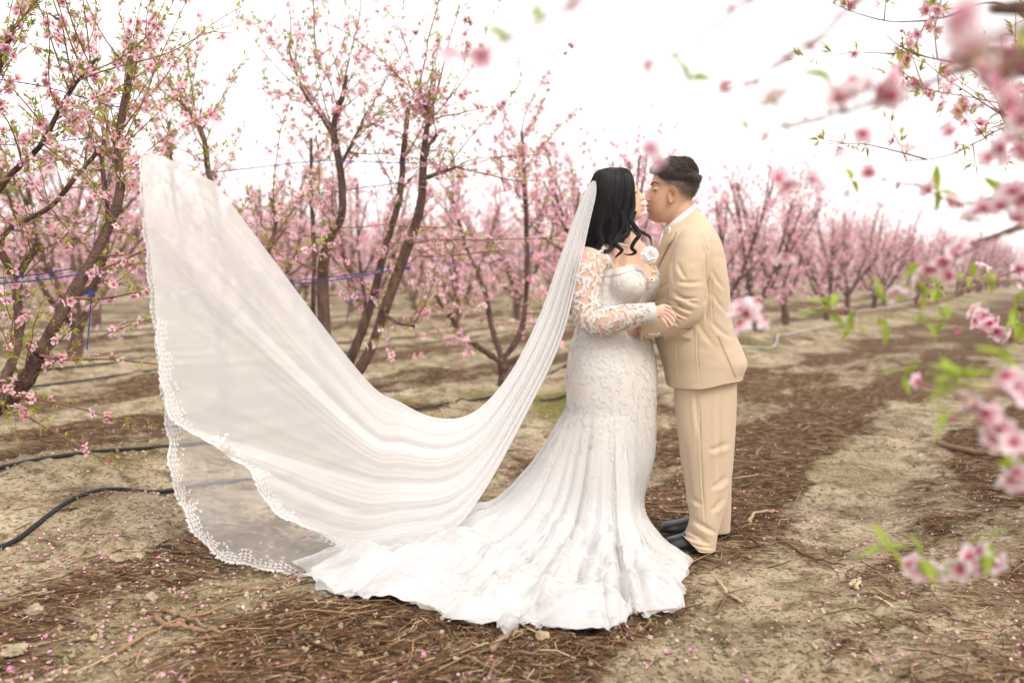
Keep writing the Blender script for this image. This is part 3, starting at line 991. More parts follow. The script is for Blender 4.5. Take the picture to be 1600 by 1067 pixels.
# ------------------------------------------------------------------ the rest of the orchard: six grown trees, copied
def orchard_tree(seed, n_shoots, fsize, sides):
    r = np.random.RandomState(seed)
    g = Growth(seed)
    tb = Buf()
    h0 = 0.35 + 0.15 * r.rand()
    c = crom([(0, 0, -0.15), (0.02, 0, 0.15), (0.03 * r.randn(), 0.03 * r.randn(), h0)], 8)
    V, T, Q = limb_mesh(c, 0.085, 0.066, 9, seed); tb.add(V, T, Q)
    top = c[-1]
    nl = r.randint(4, 6)
    a0 = r.rand() * 6
    for k in range(nl):
        a = a0 + k * 2 * math.pi / nl + 0.3 * r.randn()
        o = np.array((math.cos(a), math.sin(a), 0))
        H = 1.75 + 0.55 * r.rand(); R = 0.6 + 0.4 * r.rand()
        pts = [top - (0, 0, 0.06), top + o * R * 0.38 + (0, 0, 0.32 * H * 0.6), top + o * R * 0.72 + (0, 0, H * 0.5) + 0.05 * r.randn(3), top + o * R * (0.95 + 0.1 * r.randn()) + (0, 0, H) + 0.08 * r.randn(3)]
        c = crom(pts, 24)
        V, T, Q = limb_mesh(c, 0.043, 0.015, 7, seed + k); tb.add(V, T, Q)
        g.along_limb(c, n_shoots, 0.3, 1.05, 0.74, 0.13, fsize, 0.13, 0.75, sides, 0.042, 0.8)
        for _ in range(3):
            i = r.randint(9, 19)
            d = nrm(o * 0.5 + perp(o, r) * 0.6 + np.array((0, 0, 0.9)))
            c2 = crom([c[i], c[i] + d * 0.4, c[i] + d * 0.75 + np.array((0, 0, 0.12))], 10)
            V, T, Q = limb_mesh(c2, 0.022, 0.01, 6, seed + k + 9); tb.add(V, T, Q)
            g.along_limb(c2, n_shoots // 3, 0.3, 0.95, 0.72, 0.16, fsize, 0.2, 0.8, sides, 0.042, 0.8)
    trunk = tb.mesh('trunk', [M_BARK])
    cb = Buf()
    cb.add(*[np.vstack(g.twigs.V)], quads=np.vstack(g.twigs.Q), m=0)
    V, T, C = g.leaf_arrays(); cb.add(V, T, col=C, m=2)
    for V, T, C in g.flower_arrays(np.arange(len(g.fp)), 0.97):
        cb.add(V, T, col=C, m=1)
    return trunk, cb.mesh('crown', [M_TWIG, M_PETAL, M_LEAF])


VAR = [orchard_tree(200 + k, 20, 0.030, 3) for k in range(5)]
rr = np.random.RandomState(5)
spots = []
s3 = along(b4[0], b4[1])
for s in np.arange(s3 + 2.55, 75, 2.6):
    spots.append((ROW_W[0], s, 0))
for k in range(1, 9):
    for s in np.arange(0.5 + (k * 1.3) % 2.6, 75, 2.6):
        spots.append((ROW_W[k], s, k))
for s in (5.3, 8.0, 10.7, 13.4, 16, 18.7, 21.4, 24, 26.7, 29.4, 32, 35, 38, 41, 44, 47, 50):
    spots.append((RIGHT_ROW, s, -1))
placed = []
for w_, s_, k in spots:
    w2, s2 = w_ + 0.12 * rr.randn(), s_ + 0.2 * rr.randn()
    p = RN * w2 + RD * s2
    if p[1] < 2 or abs(p[0]) / p[1] > 0.60 + 1.6 / p[1] or p[1] > 62:
        continue
    placed.append((p[1], p[0], k))
placed.sort()
placed = placed[:292]
ORD = 'first second third fourth fifth sixth seventh eighth ninth tenth eleventh twelfth'.split()
nth = {-1: 1, 0: -1, 9: 0}
for n, (y, x, k) in enumerate(placed):
    z = float(gh(x, y))
    dist_w = 'right row' if k < 0 else 'first row' if k == 0 else 'rows behind'
    nth[k if k < 1 else 9] += 1
    lab = {'right row': 'blossoming peach tree of the row on the right, beyond the wheel tracks',
           'first row': 'blossoming peach tree further along the first row, behind the groom',
           'rows behind': 'pink blossoming peach tree in the rows behind the first row'}[dist_w]
    if k == 0 and nth[0] < 12:
        lab = '%s blossoming peach tree along the first row, counted from the bride and groom' % ORD[nth[0]]
    if k < 0 and nth[-1] < 7:
        lab = '%s peach tree of the row on the right, counted from the camera' % ORD[nth[-1]]
    root = thing('peach_tree', (x, y, z), lab, 'tree', {'right row': 'peach trees of the row on the right', 'first row': 'peach trees along the first row', 'rows behind': 'peach trees in the rows behind'}[dist_w])
    v = VAR[rr.randint(len(VAR))]
    a = rr.rand() * 6.28; sc = (0.9 + 0.2 * rr.rand()) * (0.95 if k != 0 else 0.84)
    root.rotation_euler = (0.05 * rr.randn(), 0.05 * rr.randn(), a)
    root.scale = (sc, sc, sc * (0.95 + 0.15 * rr.rand()))
    link('trunk', v[0], root); link('crown', v[1], root, kind='stuff')

# ------------------------------------------------------------------ people: shared tools
def tab(rows, n):
    """interpolate a table (first column = photo row) to n rows"""
    rows = np.asarray(rows, float)
    t = np.linspace(0, 1, n)
    src = (rows[:, 0] - rows[0, 0]) / (rows[-1, 0] - rows[0, 0])
    c = crom(rows, 400)
    cs = (c[:, 0] - c[0, 0]) / (c[-1, 0] - c[0, 0])
    return np.stack([np.interp(t, cs, c[:, k]) for k in range(rows.shape[1])], -1)


def ellipse_rings(rows, Y0, n=50, m=48, ex=2.2):
    """rows: photo y, left px, right px, half depth (m), depth offset (m) [, right end photo-y shift]"""
    T = tab(rows, n)
    a = np.linspace(0, 2 * math.pi, m, endpoint=False)
    ca, sa = np.cos(a), np.sin(a)
    ca = np.sign(ca) * np.abs(ca) ** (2 / ex); sa = np.sign(sa) * np.abs(sa) ** (2 / ex)
    R = np.zeros((n, m, 3))
    for i, t in enumerate(T):
        y, l, r_, hd, dy = t[:5]
        tilt = t[5] if len(t) > 5 else 0
        pl, pr = P(l, y, Y0 + dy), P(r_, y + tilt, Y0 + dy)
        c = (pl + pr) / 2; h = (pr - pl) / 2
        R[i] = c + ca[:, None] * h + sa[:, None] * np.array((0, hd, 0))
    return R


def path_tube(rows, Y0, n=40, m=24, flat=1.0):
    """rows: px, py, depth offset, radius (m) -> rings along a limb"""
    c = crom(np.array([list(P(a, b_, Y0 + d)) + [r_] for a, b_, d, r_ in rows]), n)
    V, T, Q = tube(c[:, :3], c[:, 3], m)
    return V, T, Q


def fuse(pieces, voxel, smooth=4, sf=0.5, name='fused'):
    """union of closed pieces as one continuous surface"""
    bb = Buf()
    for p in pieces:
        bb.add(*p)
    me = bb.mesh(name, [])
    o = bpy.data.objects.new(name, me); COL.objects.link(o)
    md = o.modifiers.new('r', 'REMESH'); md.mode = 'VOXEL'; md.voxel_size = voxel
    if smooth:
        ms = o.modifiers.new('s', 'SMOOTH'); ms.factor = sf; ms.iterations = smooth
    dg = bpy.context.evaluated_depsgraph_get()
    ev = o.evaluated_get(dg)
    m2 = ev.to_mesh()
    V = np.zeros(len(m2.vertices) * 3, np.float32); m2.vertices.foreach_get('co', V)
    N = np.zeros(len(m2.vertices) * 3, np.float32); m2.vertices.foreach_get('normal', N)
    Fq = [tuple(p.vertices) for p in m2.polygons]
    ev.to_mesh_clear()
    bpy.data.objects.remove(o); bpy.data.meshes.remove(me)
    q = np.array([f for f in Fq if len(f) == 4]); t = np.array([f for f in Fq if len(f) == 3])
    return V.reshape(-1, 3).astype(float), N.reshape(-1, 3).astype(float), (t if len(t) else None), (q if len(q) else None)


def to_px(V):
    """photo pixel of world points"""
    d = np.asarray(V) - np.array((0, 0, CAM_H))
    z = d[:, 1] * CP - d[:, 2] * SP
    u = d[:, 1] * SP + d[:, 2] * CP
    return np.stack([CX + FPX * d[:, 0] / z, CY - FPX * u / z], -1)


def ellipsoid(c, rad, R=None, n1=16, n2=24):
    th = np.linspace(0.001, math.pi - 0.001, n1)[:, None]; ph = np.linspace(0, 2 * math.pi, n2, endpoint=False)[None]
    S = np.stack([np.sin(th) * np.cos(ph), np.sin(th) * np.sin(ph), np.cos(th) + 0 * ph], -1) * np.asarray(rad)
    if R is not None:
        S = S @ np.asarray(R).T
    V, T, Q = loft(S + np.asarray(c))
    return V, T[:, ::-1], Q[:, ::-1]


def head_rings(rows, Y0, sgn, nose, n=90, m=80):
    """rows: photo y, front px, back px, half width; sgn -1 faces left; nose: list of (photo y, amount px, sigma m)"""
    T = tab(rows, n)
    a = np.linspace(0, 2 * math.pi, m, endpoint=False)
    R = np.zeros((n, m, 3))
    kpx = Y0 / FPX
    for i, (y, f, bk, hw) in enumerate(T):
        pf, pb = P(f, y, Y0), P(bk, y, Y0)
        c = pf + (pb - pf) * 0.56
        ca, sa = np.cos(a), np.sin(a)
        ex = np.where(ca > 0, np.sign(ca) * np.abs(ca) ** 0.86, ca)
        lf = np.abs(pf[0] - c[0]); lb = np.abs(pb[0] - c[0])
        x = np.where(ex > 0, ex * lf, ex * lb)
        yy = np.sign(sa) * np.abs(sa) ** 0.94 * hw
        add = 0
        for (ny, amt, sg, sy) in nose:
            add = add + amt * kpx * math.exp(-((y - ny) / sy) ** 2) * np.exp(-(yy / sg) ** 2) * (ca > 0)
        R[i, :, 0] = c[0] + sgn * (x + add)
        R[i, :, 1] = Y0 + yy
        R[i, :, 2] = c[2]
    return R


def finger(p, rads, n=10):
    c = crom(p, n)
    r = np.interp(np.linspace(0, 1, n), np.linspace(0, 1, len(rads)), rads)
    r[-1] *= 0.55
    V, T, Q = tube(np.vstack([c, c[-1] + (c[-1] - c[-2]) * 0.25]), np.append(r, r[-1] * 0.4), 10)
    return V, T, Q


def skin_col(V, base, spots):
    """skin colour: base plus tints, one of them painted crease shade, given in photo pixels (x, y, rx, ry, colour, strength)"""
    px = to_px(V)
    C = np.tile(np.array(base), (len(V), 1)) * (1 + 0.10 * vnoise3(V * 60, 3))[:, None]
    for (x, y, rx, ry, c, s) in spots:
        f = s * np.exp(-((px[:, 0] - x) / rx) ** 2 - ((px[:, 1] - y) / ry) ** 2)
        C = C * (1 - f[:, None]) + np.array(c) * f[:, None]
    return C


def strands(paths, rad, sides=4, m=0, taper=0.3):
    bb = Buf()
    for p in paths:
        n = len(p)
        r = rad * np.interp(np.linspace(0, 1, n), (0, 0.15, 0.7, 1), (0.8, 1, 0.9, taper))
        V, T, Q = tube(p, r, sides, False)
        bb.add(V, None, Q)
    return bb


def flat_motifs():
    """lace appliques as slightly raised flat shapes: a five-petal flower, a leaf, a small dot; unit size"""
    out = []
    V, T = [(0, 0, 0.06)], []
    for k in range(5):
        a = k * 2 * math.pi / 5
        ring = []
        for (rr_, da) in ((0.35, -0.5), (0.85, -0.42), (1.0, 0), (0.85, 0.42), (0.35, 0.5)):
            ring.append((rr_ * math.cos(a + da), rr_ * math.sin(a + da), 0.03 + 0.14 * rr_ * (1 if da == 0 else 0.4)))
        n = len(V); V += ring
        T += [(0, n, n + 4), (n, n + 1, n + 4), (n + 1, n + 3, n + 4), (n + 1, n + 2, n + 3)]
    out.append((np.array(V, float), np.array(T), np.ones((len(V), 3))))
    V = [(0, 0, 0), (0.45, 0.26, 0.02), (0.5, 0, 0.12), (0.45, -0.26, 0.02), (1, 0, 0.03)]
    T = [(0, 2, 1), (0, 3, 2), (1, 2, 4), (2, 3, 4)]
    out.append((np.array(V, float), np.array(T), np.ones((5, 3))))
    a = np.linspace(0, 2 * math.pi, 7)[:-1]
    V = [(0, 0, 0.5)] + [(math.cos(t), math.sin(t), 0) for t in a]
    out.append((np.array(V, float), np.array([(0, 1 + k, 1 + (k + 1) % 6) for k in range(6)]), np.ones((7, 3))))
    return out


MOTIF = flat_motifs()


def sprays(pos, nrmv, tang, size, seed, leaves=6, curl=0.9):
    """flower with a curved spray of leaves at each point; returns stacked arrays"""
    r = np.random.RandomState(seed)
    fp, fn, fs = [], [], []
    lp, lR, ls = [], [], []
    dp, dn = [], []
    for p, n, t in zip(pos, nrmv, tang):
        t = nrm(t - n * np.dot(t, n)); q = np.cross(n, t)
        a = r.rand() * 6.28; cv = curl * r.randn()
        s = size * (0.75 + 0.5 * r.rand())
        fp.append(p + n * 0.0025); fn.append(n); fs.append(s * 0.62)
        x, y = 0.0, 0.0
        for k in range(leaves):
            a += cv * 0.35
            x += math.cos(a) * s * 0.55; y += math.sin(a) * s * 0.55
            pp = p + t * x + q * y + n * 0.002
            for sd in ((1, -1) if k < leaves - 1 else (0,)):
                b_ = a + sd * 0.8
                d = t * math.cos(b_) + q * math.sin(b_)
                lp.append(pp); lR.append(np.stack([d, np.cross(n, d), n], 1)); ls.append(s * (0.75 - 0.04 * k))
            if r.rand() < 0.4:
                fp.append(pp + n * 0.002); fn.append(n); fs.append(s * 0.4)
            dp.append(pp + n * 0.001 + (t * r.randn() + q * r.randn()) * s * 0.3); dn.append(n)
    V1, T1, C1 = stamp(*MOTIF[0], np.array(fp), frames(np.array(fn), r.rand(len(fp)) * 6.28), np.array(fs))
    V2, T2, C2 = stamp(*MOTIF[1], np.array(lp), np.array(lR), np.array(ls))
    V3, T3, C3 = stamp(*MOTIF[2], np.array(dp), frames(np.array(dn), r.rand(len(dp)) * 6.28), np.full(len(dp), size * 0.09))
    return [(V1, T1), (V2, T2), (V3, T3)]


def sprays_on(Gd, Nd, seeds, size, seed, leaves=6, curl=0.9, wrap=True, lift=0.0025):
    """sprays that follow a curved grid surface: walk over the grid in steps of real length"""
    r = np.random.RandomState(seed)
    nu_, nv_, _ = Gd.shape
    du_ = np.gradient(Gd, axis=0)
    dv_ = (np.roll(Gd, -1, 1) - np.roll(Gd, 1, 1)) / 2 if wrap else np.gradient(Gd, axis=1)

    def at(A, i, j):
        i = min(max(i, 0), nu_ - 1.001); j = j % nv_ if wrap else min(max(j, 0), nv_ - 1.001)
        i0, j0 = int(i), int(j); j1 = (j0 + 1) % nv_; a, b_ = i - i0, j - j0
        return (A[i0, j0] * (1 - b_) + A[i0, j1] * b_) * (1 - a) + (A[i0 + 1, j0] * (1 - b_) + A[i0 + 1, j1] * b_) * a
    F, Lf, Dt = ([], [], []), ([], [], []), ([], [])
    for (i, j) in seeds:
        i, j = float(i), float(j)
        a = r.rand() * 6.28; cv = curl * r.randn(); s = size * (0.75 + 0.5 * r.rand())
        F[0].append(at(Gd, i, j) + at(Nd, i, j) * lift * 1.3); F[1].append(at(Nd, i, j)); F[2].append(s * 0.66)
        for k in range(leaves):
            U_, W_ = at(du_, i, j), at(dv_, i, j); n = nrm(at(Nd, i, j))
            e1 = nrm(U_); e2 = np.cross(n, e1)
            a += cv * 0.35
            d = e1 * math.cos(a) + e2 * math.sin(a)
            i += s * 0.52 * np.dot(d, U_) / (np.dot(U_, U_) + 1e-9); j += s * 0.52 * np.dot(d, W_) / (np.dot(W_, W_) + 1e-9)
            if i < 0 or i > nu_ - 1:
                break
            n = nrm(at(Nd, i, j)); p = at(Gd, i, j) + n * lift
            for sd in ((1, -1) if k < leaves - 1 else (0,)):
                q = a + sd * 0.8
                d = e1 * math.cos(q) + e2 * math.sin(q); d = nrm(d - n * np.dot(d, n))
                Lf[0].append(p); Lf[1].append(np.stack([d, np.cross(n, d), n], 1)); Lf[2].append(s * (0.78 - 0.04 * k))
            if r.rand() < 0.45:
                F[0].append(p + n * 0.001); F[1].append(n); F[2].append(s * 0.42)
            Dt[0].append(at(Gd, i + 0.5 * r.randn(), j + 0.5 * r.randn()) + n * lift); Dt[1].append(n)
    A = stamp(*MOTIF[0], np.array(F[0]), frames(np.array(F[1]), r.rand(len(F[0])) * 6.28), np.array(F[2]))
    B = stamp(*MOTIF[1], np.array(Lf[0]), np.array(Lf[1]), np.array(Lf[2]))
    D_ = stamp(*MOTIF[2], np.array(Dt[0]), frames(np.array(Dt[1]), r.rand(len(Dt[0])) * 6.28), np.full(len(Dt[0]), size * 0.10))
    return [A[:2], B[:2], D_[:2]]


M_SKIN = mat('skin', rough=0.5, attr='Col', spec=0.35, sss=0.12)
M_LACE = mat('white_lace', (0.79, 0.775, 0.755), 0.75, sheen=0.2, transl=0.2)
M_HAIR_B = mat('black_hair', (0.009, 0.008, 0.008), 0.42, spec=0.35)
M_HAIR_G = mat('dark_brown_hair', (0.062, 0.043, 0.034), 0.42, spec=0.45)
M_SUIT = mat('tan_suit_cloth', (0.54, 0.415, 0.29), 0.85, spec=0.15, sheen=0.25, noise=(180, 0.05, (1, 1, 1)), bump=(900, 0.12, 0.001))
M_SHIRT = mat('white_shirt', (0.80, 0.80, 0.80), 0.8)
M_SHOE = mat('black_leather', (0.012, 0.013, 0.018), 0.28, spec=0.6)
M_SOLE = mat('black_rubber', (0.02, 0.02, 0.02), 0.8)
M_GOLD = mat('gold_metal', (0.75, 0.50, 0.12), 0.35, spec=0.8)
M_ENAMEL = mat('white_enamel', (0.85, 0.85, 0.85), 0.3)
M_RED = mat('red_enamel', (0.50, 0.10, 0.05), 0.4)
M_SILVER = mat('silver_chain', (0.75, 0.75, 0.78), 0.25, spec=0.9)
M_DARKHAIR = mat('lashes', (0.02, 0.014, 0.012), 0.7)
M_LIP_CLOSE = None

# ================================================================== the groom
GY0 = 4.28
g_rows = [(253, 1050, 1062, 0.020), (256, 1037, 1074, 0.042), (261, 1029, 1081, 0.058), (268, 1023.5, 1085.5, 0.069), (277, 1020.5, 1089.5, 0.075),
          (287, 1018.5, 1090, 0.077), (294, 1019.5, 1089, 0.077), (303, 1018, 1086, 0.074), (312, 1015.5, 1081, 0.071), (320, 1014.0, 1076, 0.068),
          (328, 1014.0, 1071, 0.063), (336, 1014.5, 1065, 0.055), (343, 1017, 1058, 0.043), (348, 1025, 1050, 0.027)]
g_nose = [(298, 3.5, 0.009, 6), (304, 5.5, 0.011, 5.5), (309.5, 8.5, 0.015, 4.6), (287, 2.0, 0.05, 4), (321, 4.8, 0.022, 3.0), (328, 4.2, 0.020, 2.8), (340, 3.6, 0.024, 4.5)]
HR = head_rings(g_rows, GY0, -1, g_nose)
pieces = [loft(HR)]
# eye sockets and lids on both sides
gf = lambda px, py, dy: P(px, py, GY0 + dy)
for s in (-1, 1):
    pieces.append(ellipsoid(gf(1025.0, 296.0, s * 0.034), (0.0125, 0.016, 0.010)))
    pieces.append(ellipsoid(gf(1050.5, 305.5, s * 0.074), (0.020, 0.011, 0.034), Matrix.Rotation(0.22, 3, 'Y')))
    pieces.append(ellipsoid(gf(1012.5, 312.5, s * 0.011), (0.008, 0.008, 0.007)))
    rim = [gf(a_, b_, s * d_) for a_, b_, d_ in ((1045.5, 299, 0.082), (1048, 293.5, 0.089), (1053, 293, 0.092), (1056.5, 298, 0.094), (1056, 305, 0.092), (1052.5, 311.5, 0.087), (1048.5, 317, 0.083), (1046, 315, 0.080))]
    rc_ = crom(rim, 26)
    pieces.append(tube(rc_, 0.0048, 8))
pieces.append(path_tube([(1057, 300, 0, 0.058), (1061, 325, 0, 0.060), (1066, 350, 0, 0.068), (1070, 385, 0, 0.09)], GY0))
# trunk, legs and arms under the clothes
pieces.append(loft(ellipse_rings([(352, 1050, 1100, 0.10, 0), (372, 1038, 1112, 0.165, 0), (400, 1032, 1118, 0.18, 0), (470, 1024, 1126, 0.17, 0), (540, 1036, 1136, 0.15, 0), (585, 1062, 1136, 0.10, 0)], GY0)))
for dy, pts in ((-0.10, [(1100, 590), (1104, 720), (1098, 840), (1092, 858)]), (0.12, [(1100, 590), (1110, 700), (1112, 815), (1110, 826)])):
    pieces.append(path_tube([(a, b_, dy, r_) for (a, b_), r_ in zip(pts, (0.070, 0.056, 0.040, 0.04))], GY0))
GA_N = [(1083, 385, -0.165, 0.062), (1074, 430, -0.195, 0.056), (1074, 475, -0.195, 0.048), (1056, 496, -0.20, 0.043), (1030, 507, -0.205, 0.035), (998, 514, -0.195, 0.028)]
pieces.append(path_tube(GA_N, GY0))
GA_F = [(1083, 385, 0.165, 0.062), (1068, 440, 0.20, 0.056), (1060, 485, 0.20, 0.048), (1020, 490, 0.19, 0.040), (975, 492, 0.14, 0.028)]
pieces.append(path_tube(GA_F, GY0))
# near hand: palm behind her forearm, fingers on her waist, thumb up
hb = lambda px, py, dy: P(px, py, GY0 + dy)
pieces.append(ellipsoid(hb(985, 514, -0.185), (0.042, 0.014, 0.034)))
for fx, (y0, y1, L) in enumerate(((500, 486, 30), (507, 497, 38), (514, 508, 40), (521, 519, 34))):
    pieces.append(finger([hb(984, y0 + 2, -0.188), hb(970, (y0 + y1) / 2 + 1, -0.192), hb(984 - L, y1 + 2, -0.178)], (0.0092, 0.0085, 0.0075)))
pieces.append(finger([hb(992, 505, -0.19), hb(990, 492, -0.198), hb(983, 478, -0.200), hb(980, 473, -0.198)], (0.0115, 0.0100, 0.0085)))
# far hand behind her
pieces.append(ellipsoid(hb(968, 492, 0.13), (0.042, 0.014, 0.034)))
for y0 in (484, 490, 496, 502):
    pieces.append(finger([hb(962, y0, 0.13), hb(948, y0 + 1, 0.12), hb(936, y0 + 2, 0.10)], (0.009, 0.008, 0.007)))
pieces.append(finger([hb(968, 486, 0.12), hb(960, 478, 0.115), hb(952, 474, 0.11)], (0.011, 0.009, 0.008)))
V, N, T, Q = fuse(pieces, 0.0027, 3)
# hollow of the ear
px = to_px(V)
near = (V[:, 1] < GY0 - 0.06)
ear = np.exp(-((px[:, 0] - 1050.0) / 2.6) ** 2 - ((px[:, 1] - 304.5) / 5.0) ** 2) * near
V = V - N * (0.009 * ear)[:, None]
C = skin_col(V, (0.57, 0.345, 0.23), [(1014, 321, 5, 2.4, (0.42, 0.15, 0.11), 0.7), (1014, 328.5, 5, 2.4, (0.44, 0.16, 0.12), 0.7), (1024, 336, 16, 9, (0.34, 0.19, 0.13), 0.5),
                                         (1017, 316.5, 7, 2.2, (0.20, 0.12, 0.085), 0.7), (1016, 334, 5, 2.5, (0.22, 0.13, 0.09), 0.55), (1044, 318, 6, 12, (0.36, 0.21, 0.14), 0.35),
                                         (1050, 305, 7, 11, (0.55, 0.24, 0.14), 0.55), (1028, 312, 9, 7, (0.55, 0.26, 0.15), 0.5), (1046, 280, 15, 10, (0.10, 0.068, 0.052), 0.85), (1072, 299, 15, 14, (0.12, 0.08, 0.06), 0.85), (1083, 303, 9, 15, (0.07, 0.05, 0.04), 0.85), (1062, 288, 13, 10, (0.085, 0.06, 0.048), 0.85)])
groom = link('person', mk_mesh('person', V, T, Q, [M_SKIN], C), None, 'man in a tan suit kissing the woman, one arm round her waist', 'person')

# ---- short hair: skull cap shell that fades at the sides plus combed strands
def skull(px, py, side):
    pass


a = np.linspace(0, 2 * math.pi, HR.shape[1], endpoint=False)
tg_ = tab(g_rows, HR.shape[0])
top_keep = []
Vh = HR.copy()
cen = HR.mean(1, keepdims=True)
nh = grid_normals(HR, True)
hp = to_px(HR.reshape(-1, 3)).reshape(HR.shape[0], HR.shape[1], 2)


def hair_thick(pxx, pyy):
    """hair depth in metres by place on the head: long on top, clipped at the sides and nape"""
    top = 1 - sstep(258, 286, pyy + 0.10 * (1060 - pxx) * 0)
    line = 1019 + 0.95 * np.maximum(0, pyy - 262)                 # hairline falling back to the temple
    inside = sstep(-1.0, 3.0, pxx - np.where(pyy < 278, line, np.where(pyy < 292, 1034 + (pyy - 278) * 0.7, 1056 + (pyy - 292) * 0.8)))
    low = 1 - sstep(296, 318, pyy)
    back = sstep(1062, 1082, pxx)
    return inside * low * (0.0022 + 0.017 * top + 0.003 * back * (1 - sstep(280, 300, pyy)))


th = hair_thick(hp[:, :, 0], hp[:, :, 1])
sh = HR + nh * (np.maximum(0, th - 0.0030)[:, :, None] * 1.15 * (0.72 + 0.5 * vnoise3(HR.reshape(-1, 3) * 70, 8).reshape(th.shape)[:, :, None])) - nh * (0.004 * (th < 0.002))[:, :, None]
if np.einsum('ijk,ijk->ij', nh, HR - cen).mean() < 0:
    sh = HR - nh * (np.maximum(0, th - 0.0030)[:, :, None] * 1.15 * (0.72 + 0.5 * vnoise3(HR.reshape(-1, 3) * 70, 8).reshape(th.shape)[:, :, None])) + nh * (0.004 * (th < 0.002))[:, :, None]
    nh = -nh
V, T, Q = loft(sh)
hb_ = Buf()
flat = sh.reshape(-1, 3)
keepq = np.array([th.ravel()[q].max() > 0.0031 for q in Q])
Tk = np.array([t for t in T if th.ravel()[np.minimum(t, th.size - 1)].max() > 0.002])
hb_.add(V, Tk if len(Tk) else None, Q[keepq])
r = np.random.RandomState(3)
cand = np.argwhere(th > 0.0010)
sel = cand[r.randint(0, len(cand), 15000)]
for i, j in sel:
    p0 = HR[i, j]; n_ = nh[i, j]; t_ = th[i, j]
    pyy = hp[i, j, 1]
    comb = np.array((-0.85, 0.5 * r.randn(), 0.1)) if pyy < 272 else np.array((0.35, 0, -0.95))
    d = nrm(comb - n_ * np.dot(comb, n_)) if t_ > 0.012 else nrm(np.array((0.3, 0, -1.0)) + 0.2 * r.randn(3))
    p0 = p0 + 0.004 * r.randn(3) * np.array((1, 1, 0.6))
    L = t_ * (0.9 + 0.5 * r.rand())
    clp = 0.5 * vnoise3((p0 * 55)[None], 4)[0]; d = nrm(d + clp * 1.6 * np.cross(d, n_)) if t_ > 0.008 else d
    p1 = p0 + n_ * L * 0.45 + d * L * 0.5 + 0.001 * r.randn(3)
    p2 = p0 + n_ * L * (0.45 + 0.25 * r.rand()) + d * L * 1.4 + 0.0015 * r.randn(3)
    V, T, Q = tube([p0, p1, p2], (0.0011, 0.0010, 0.0004) if t_ > 0.006 else (0.00022, 0.0002, 0.00015), 3, False)
    hb_.add(V, None, Q)
link('hair', hb_.mesh('hair', [M_HAIR_G]), groom)

# brows, closed lashes, moustache shadow is skin colour
fb = Buf()


def face_x(py, dy, rings=HR, Y0=GY0):
    i = np.abs(rings[:, 0, 2] - P(1020, py, Y0)[2]).argmin()
    ring = rings[i]
    m = ring[:, 0] < ring[:, 0].mean()
    k = np.abs(ring[m][:, 1] - (Y0 + dy)).argmin()
    return ring[m][k]


for s in (-1, 1):
    q = [face_x(289.5, s * 0.016) + (-0.002, 0, 0), face_x(286.5, s * 0.030) + (-0.002, s * 0.001, 0), face_x(287.0, s * 0.045) + (-0.002, s * 0.002, 0), face_x(290.5, s * 0.056) + (0, s * 0.002, 0)]
    V, T, Q = tube(crom(q, 12), np.interp(np.linspace(0, 1, 12), (0, .3, 1), (0.0018, 0.0024, 0.0008)), 6); fb.add(V, T, Q)
    e = gf(1025.0, 296.0, s * 0.034)
    q = [e + np.array((-0.0105, -s * 0.009, -0.0035)), e + np.array((-0.0133, 0, -0.0055)), e + np.array((-0.0085, s * 0.0115, -0.0045)), e + np.array((-0.002, s * 0.0165, -0.002))]
    V, T, Q = tube(crom(q, 10), (0.0008, 0.0012, 0.0014, 0.0014, 0.0015, 0.0015, 0.0015, 0.0014, 0.0012, 0.0008), 5); fb.add(V, T, Q)
link('eyebrows', fb.mesh('eyebrows', [M_DARKHAIR]), groom)

# ---- jacket
J = [(357, 1040, 1088, 0.068, 0, -29), (361, 1036, 1097, 0.10, 0, -26), (367, 1034, 1107, 0.142, 0, -20), (377, 1031, 1118, 0.178, 0, -12), (391, 1028, 1126, 0.198, 0, -5), (410, 1022, 1131, 0.205, 0, 0),
     (440, 1015.5, 1135.5, 0.203, 0, 0), (470, 1014, 1138, 0.197, 0, 0), (500, 1017, 1141, 0.192, 0, 0), (528, 1024, 1149, 0.192, 0, -2), (552, 1031, 1158, 0.196, 0, -5), (575, 1038, 1165, 0.2, 0, -9), (600, 1042, 1158, 0.203, 0, -15), (616, 1044, 1157, 0.203, 0, -15)]
jr = ellipse_rings(J, GY0, 110, 72, 2.35)
SL = [(1089, 370, -0.150, 0.066), (1084, 392, -0.178, 0.080), (1076, 430, -0.200, 0.080), (1075, 462, -0.205, 0.077), (1073, 483, -0.205, 0.070), (1056, 497, -0.208, 0.060), (1034, 506, -0.210, 0.050), (1012, 512.5, -0.205, 0.043), (1003, 514, -0.202, 0.040)]
SLF = [(1089, 370, 0.150, 0.066), (1084, 392, 0.178, 0.080), (1072, 440, 0.205, 0.078), (1064, 482, 0.205, 0.068), (1030, 490, 0.195, 0.054), (992, 492, 0.155, 0.042)]
V, N, T, Q = fuse([loft(jr), path_tube(SL, GY0, 60, 32), path_tube(SLF, GY0, 60, 32)], 0.0036, 6)
px = to_px(V)
# creases: sleeve bend, armhole, drag lines across the back
wr = 0.0035 * vnoise3(V * np.array((9, 9, 16)), 5) + 0.0022 * vnoise3(V * np.array((22, 22, 40)), 6)


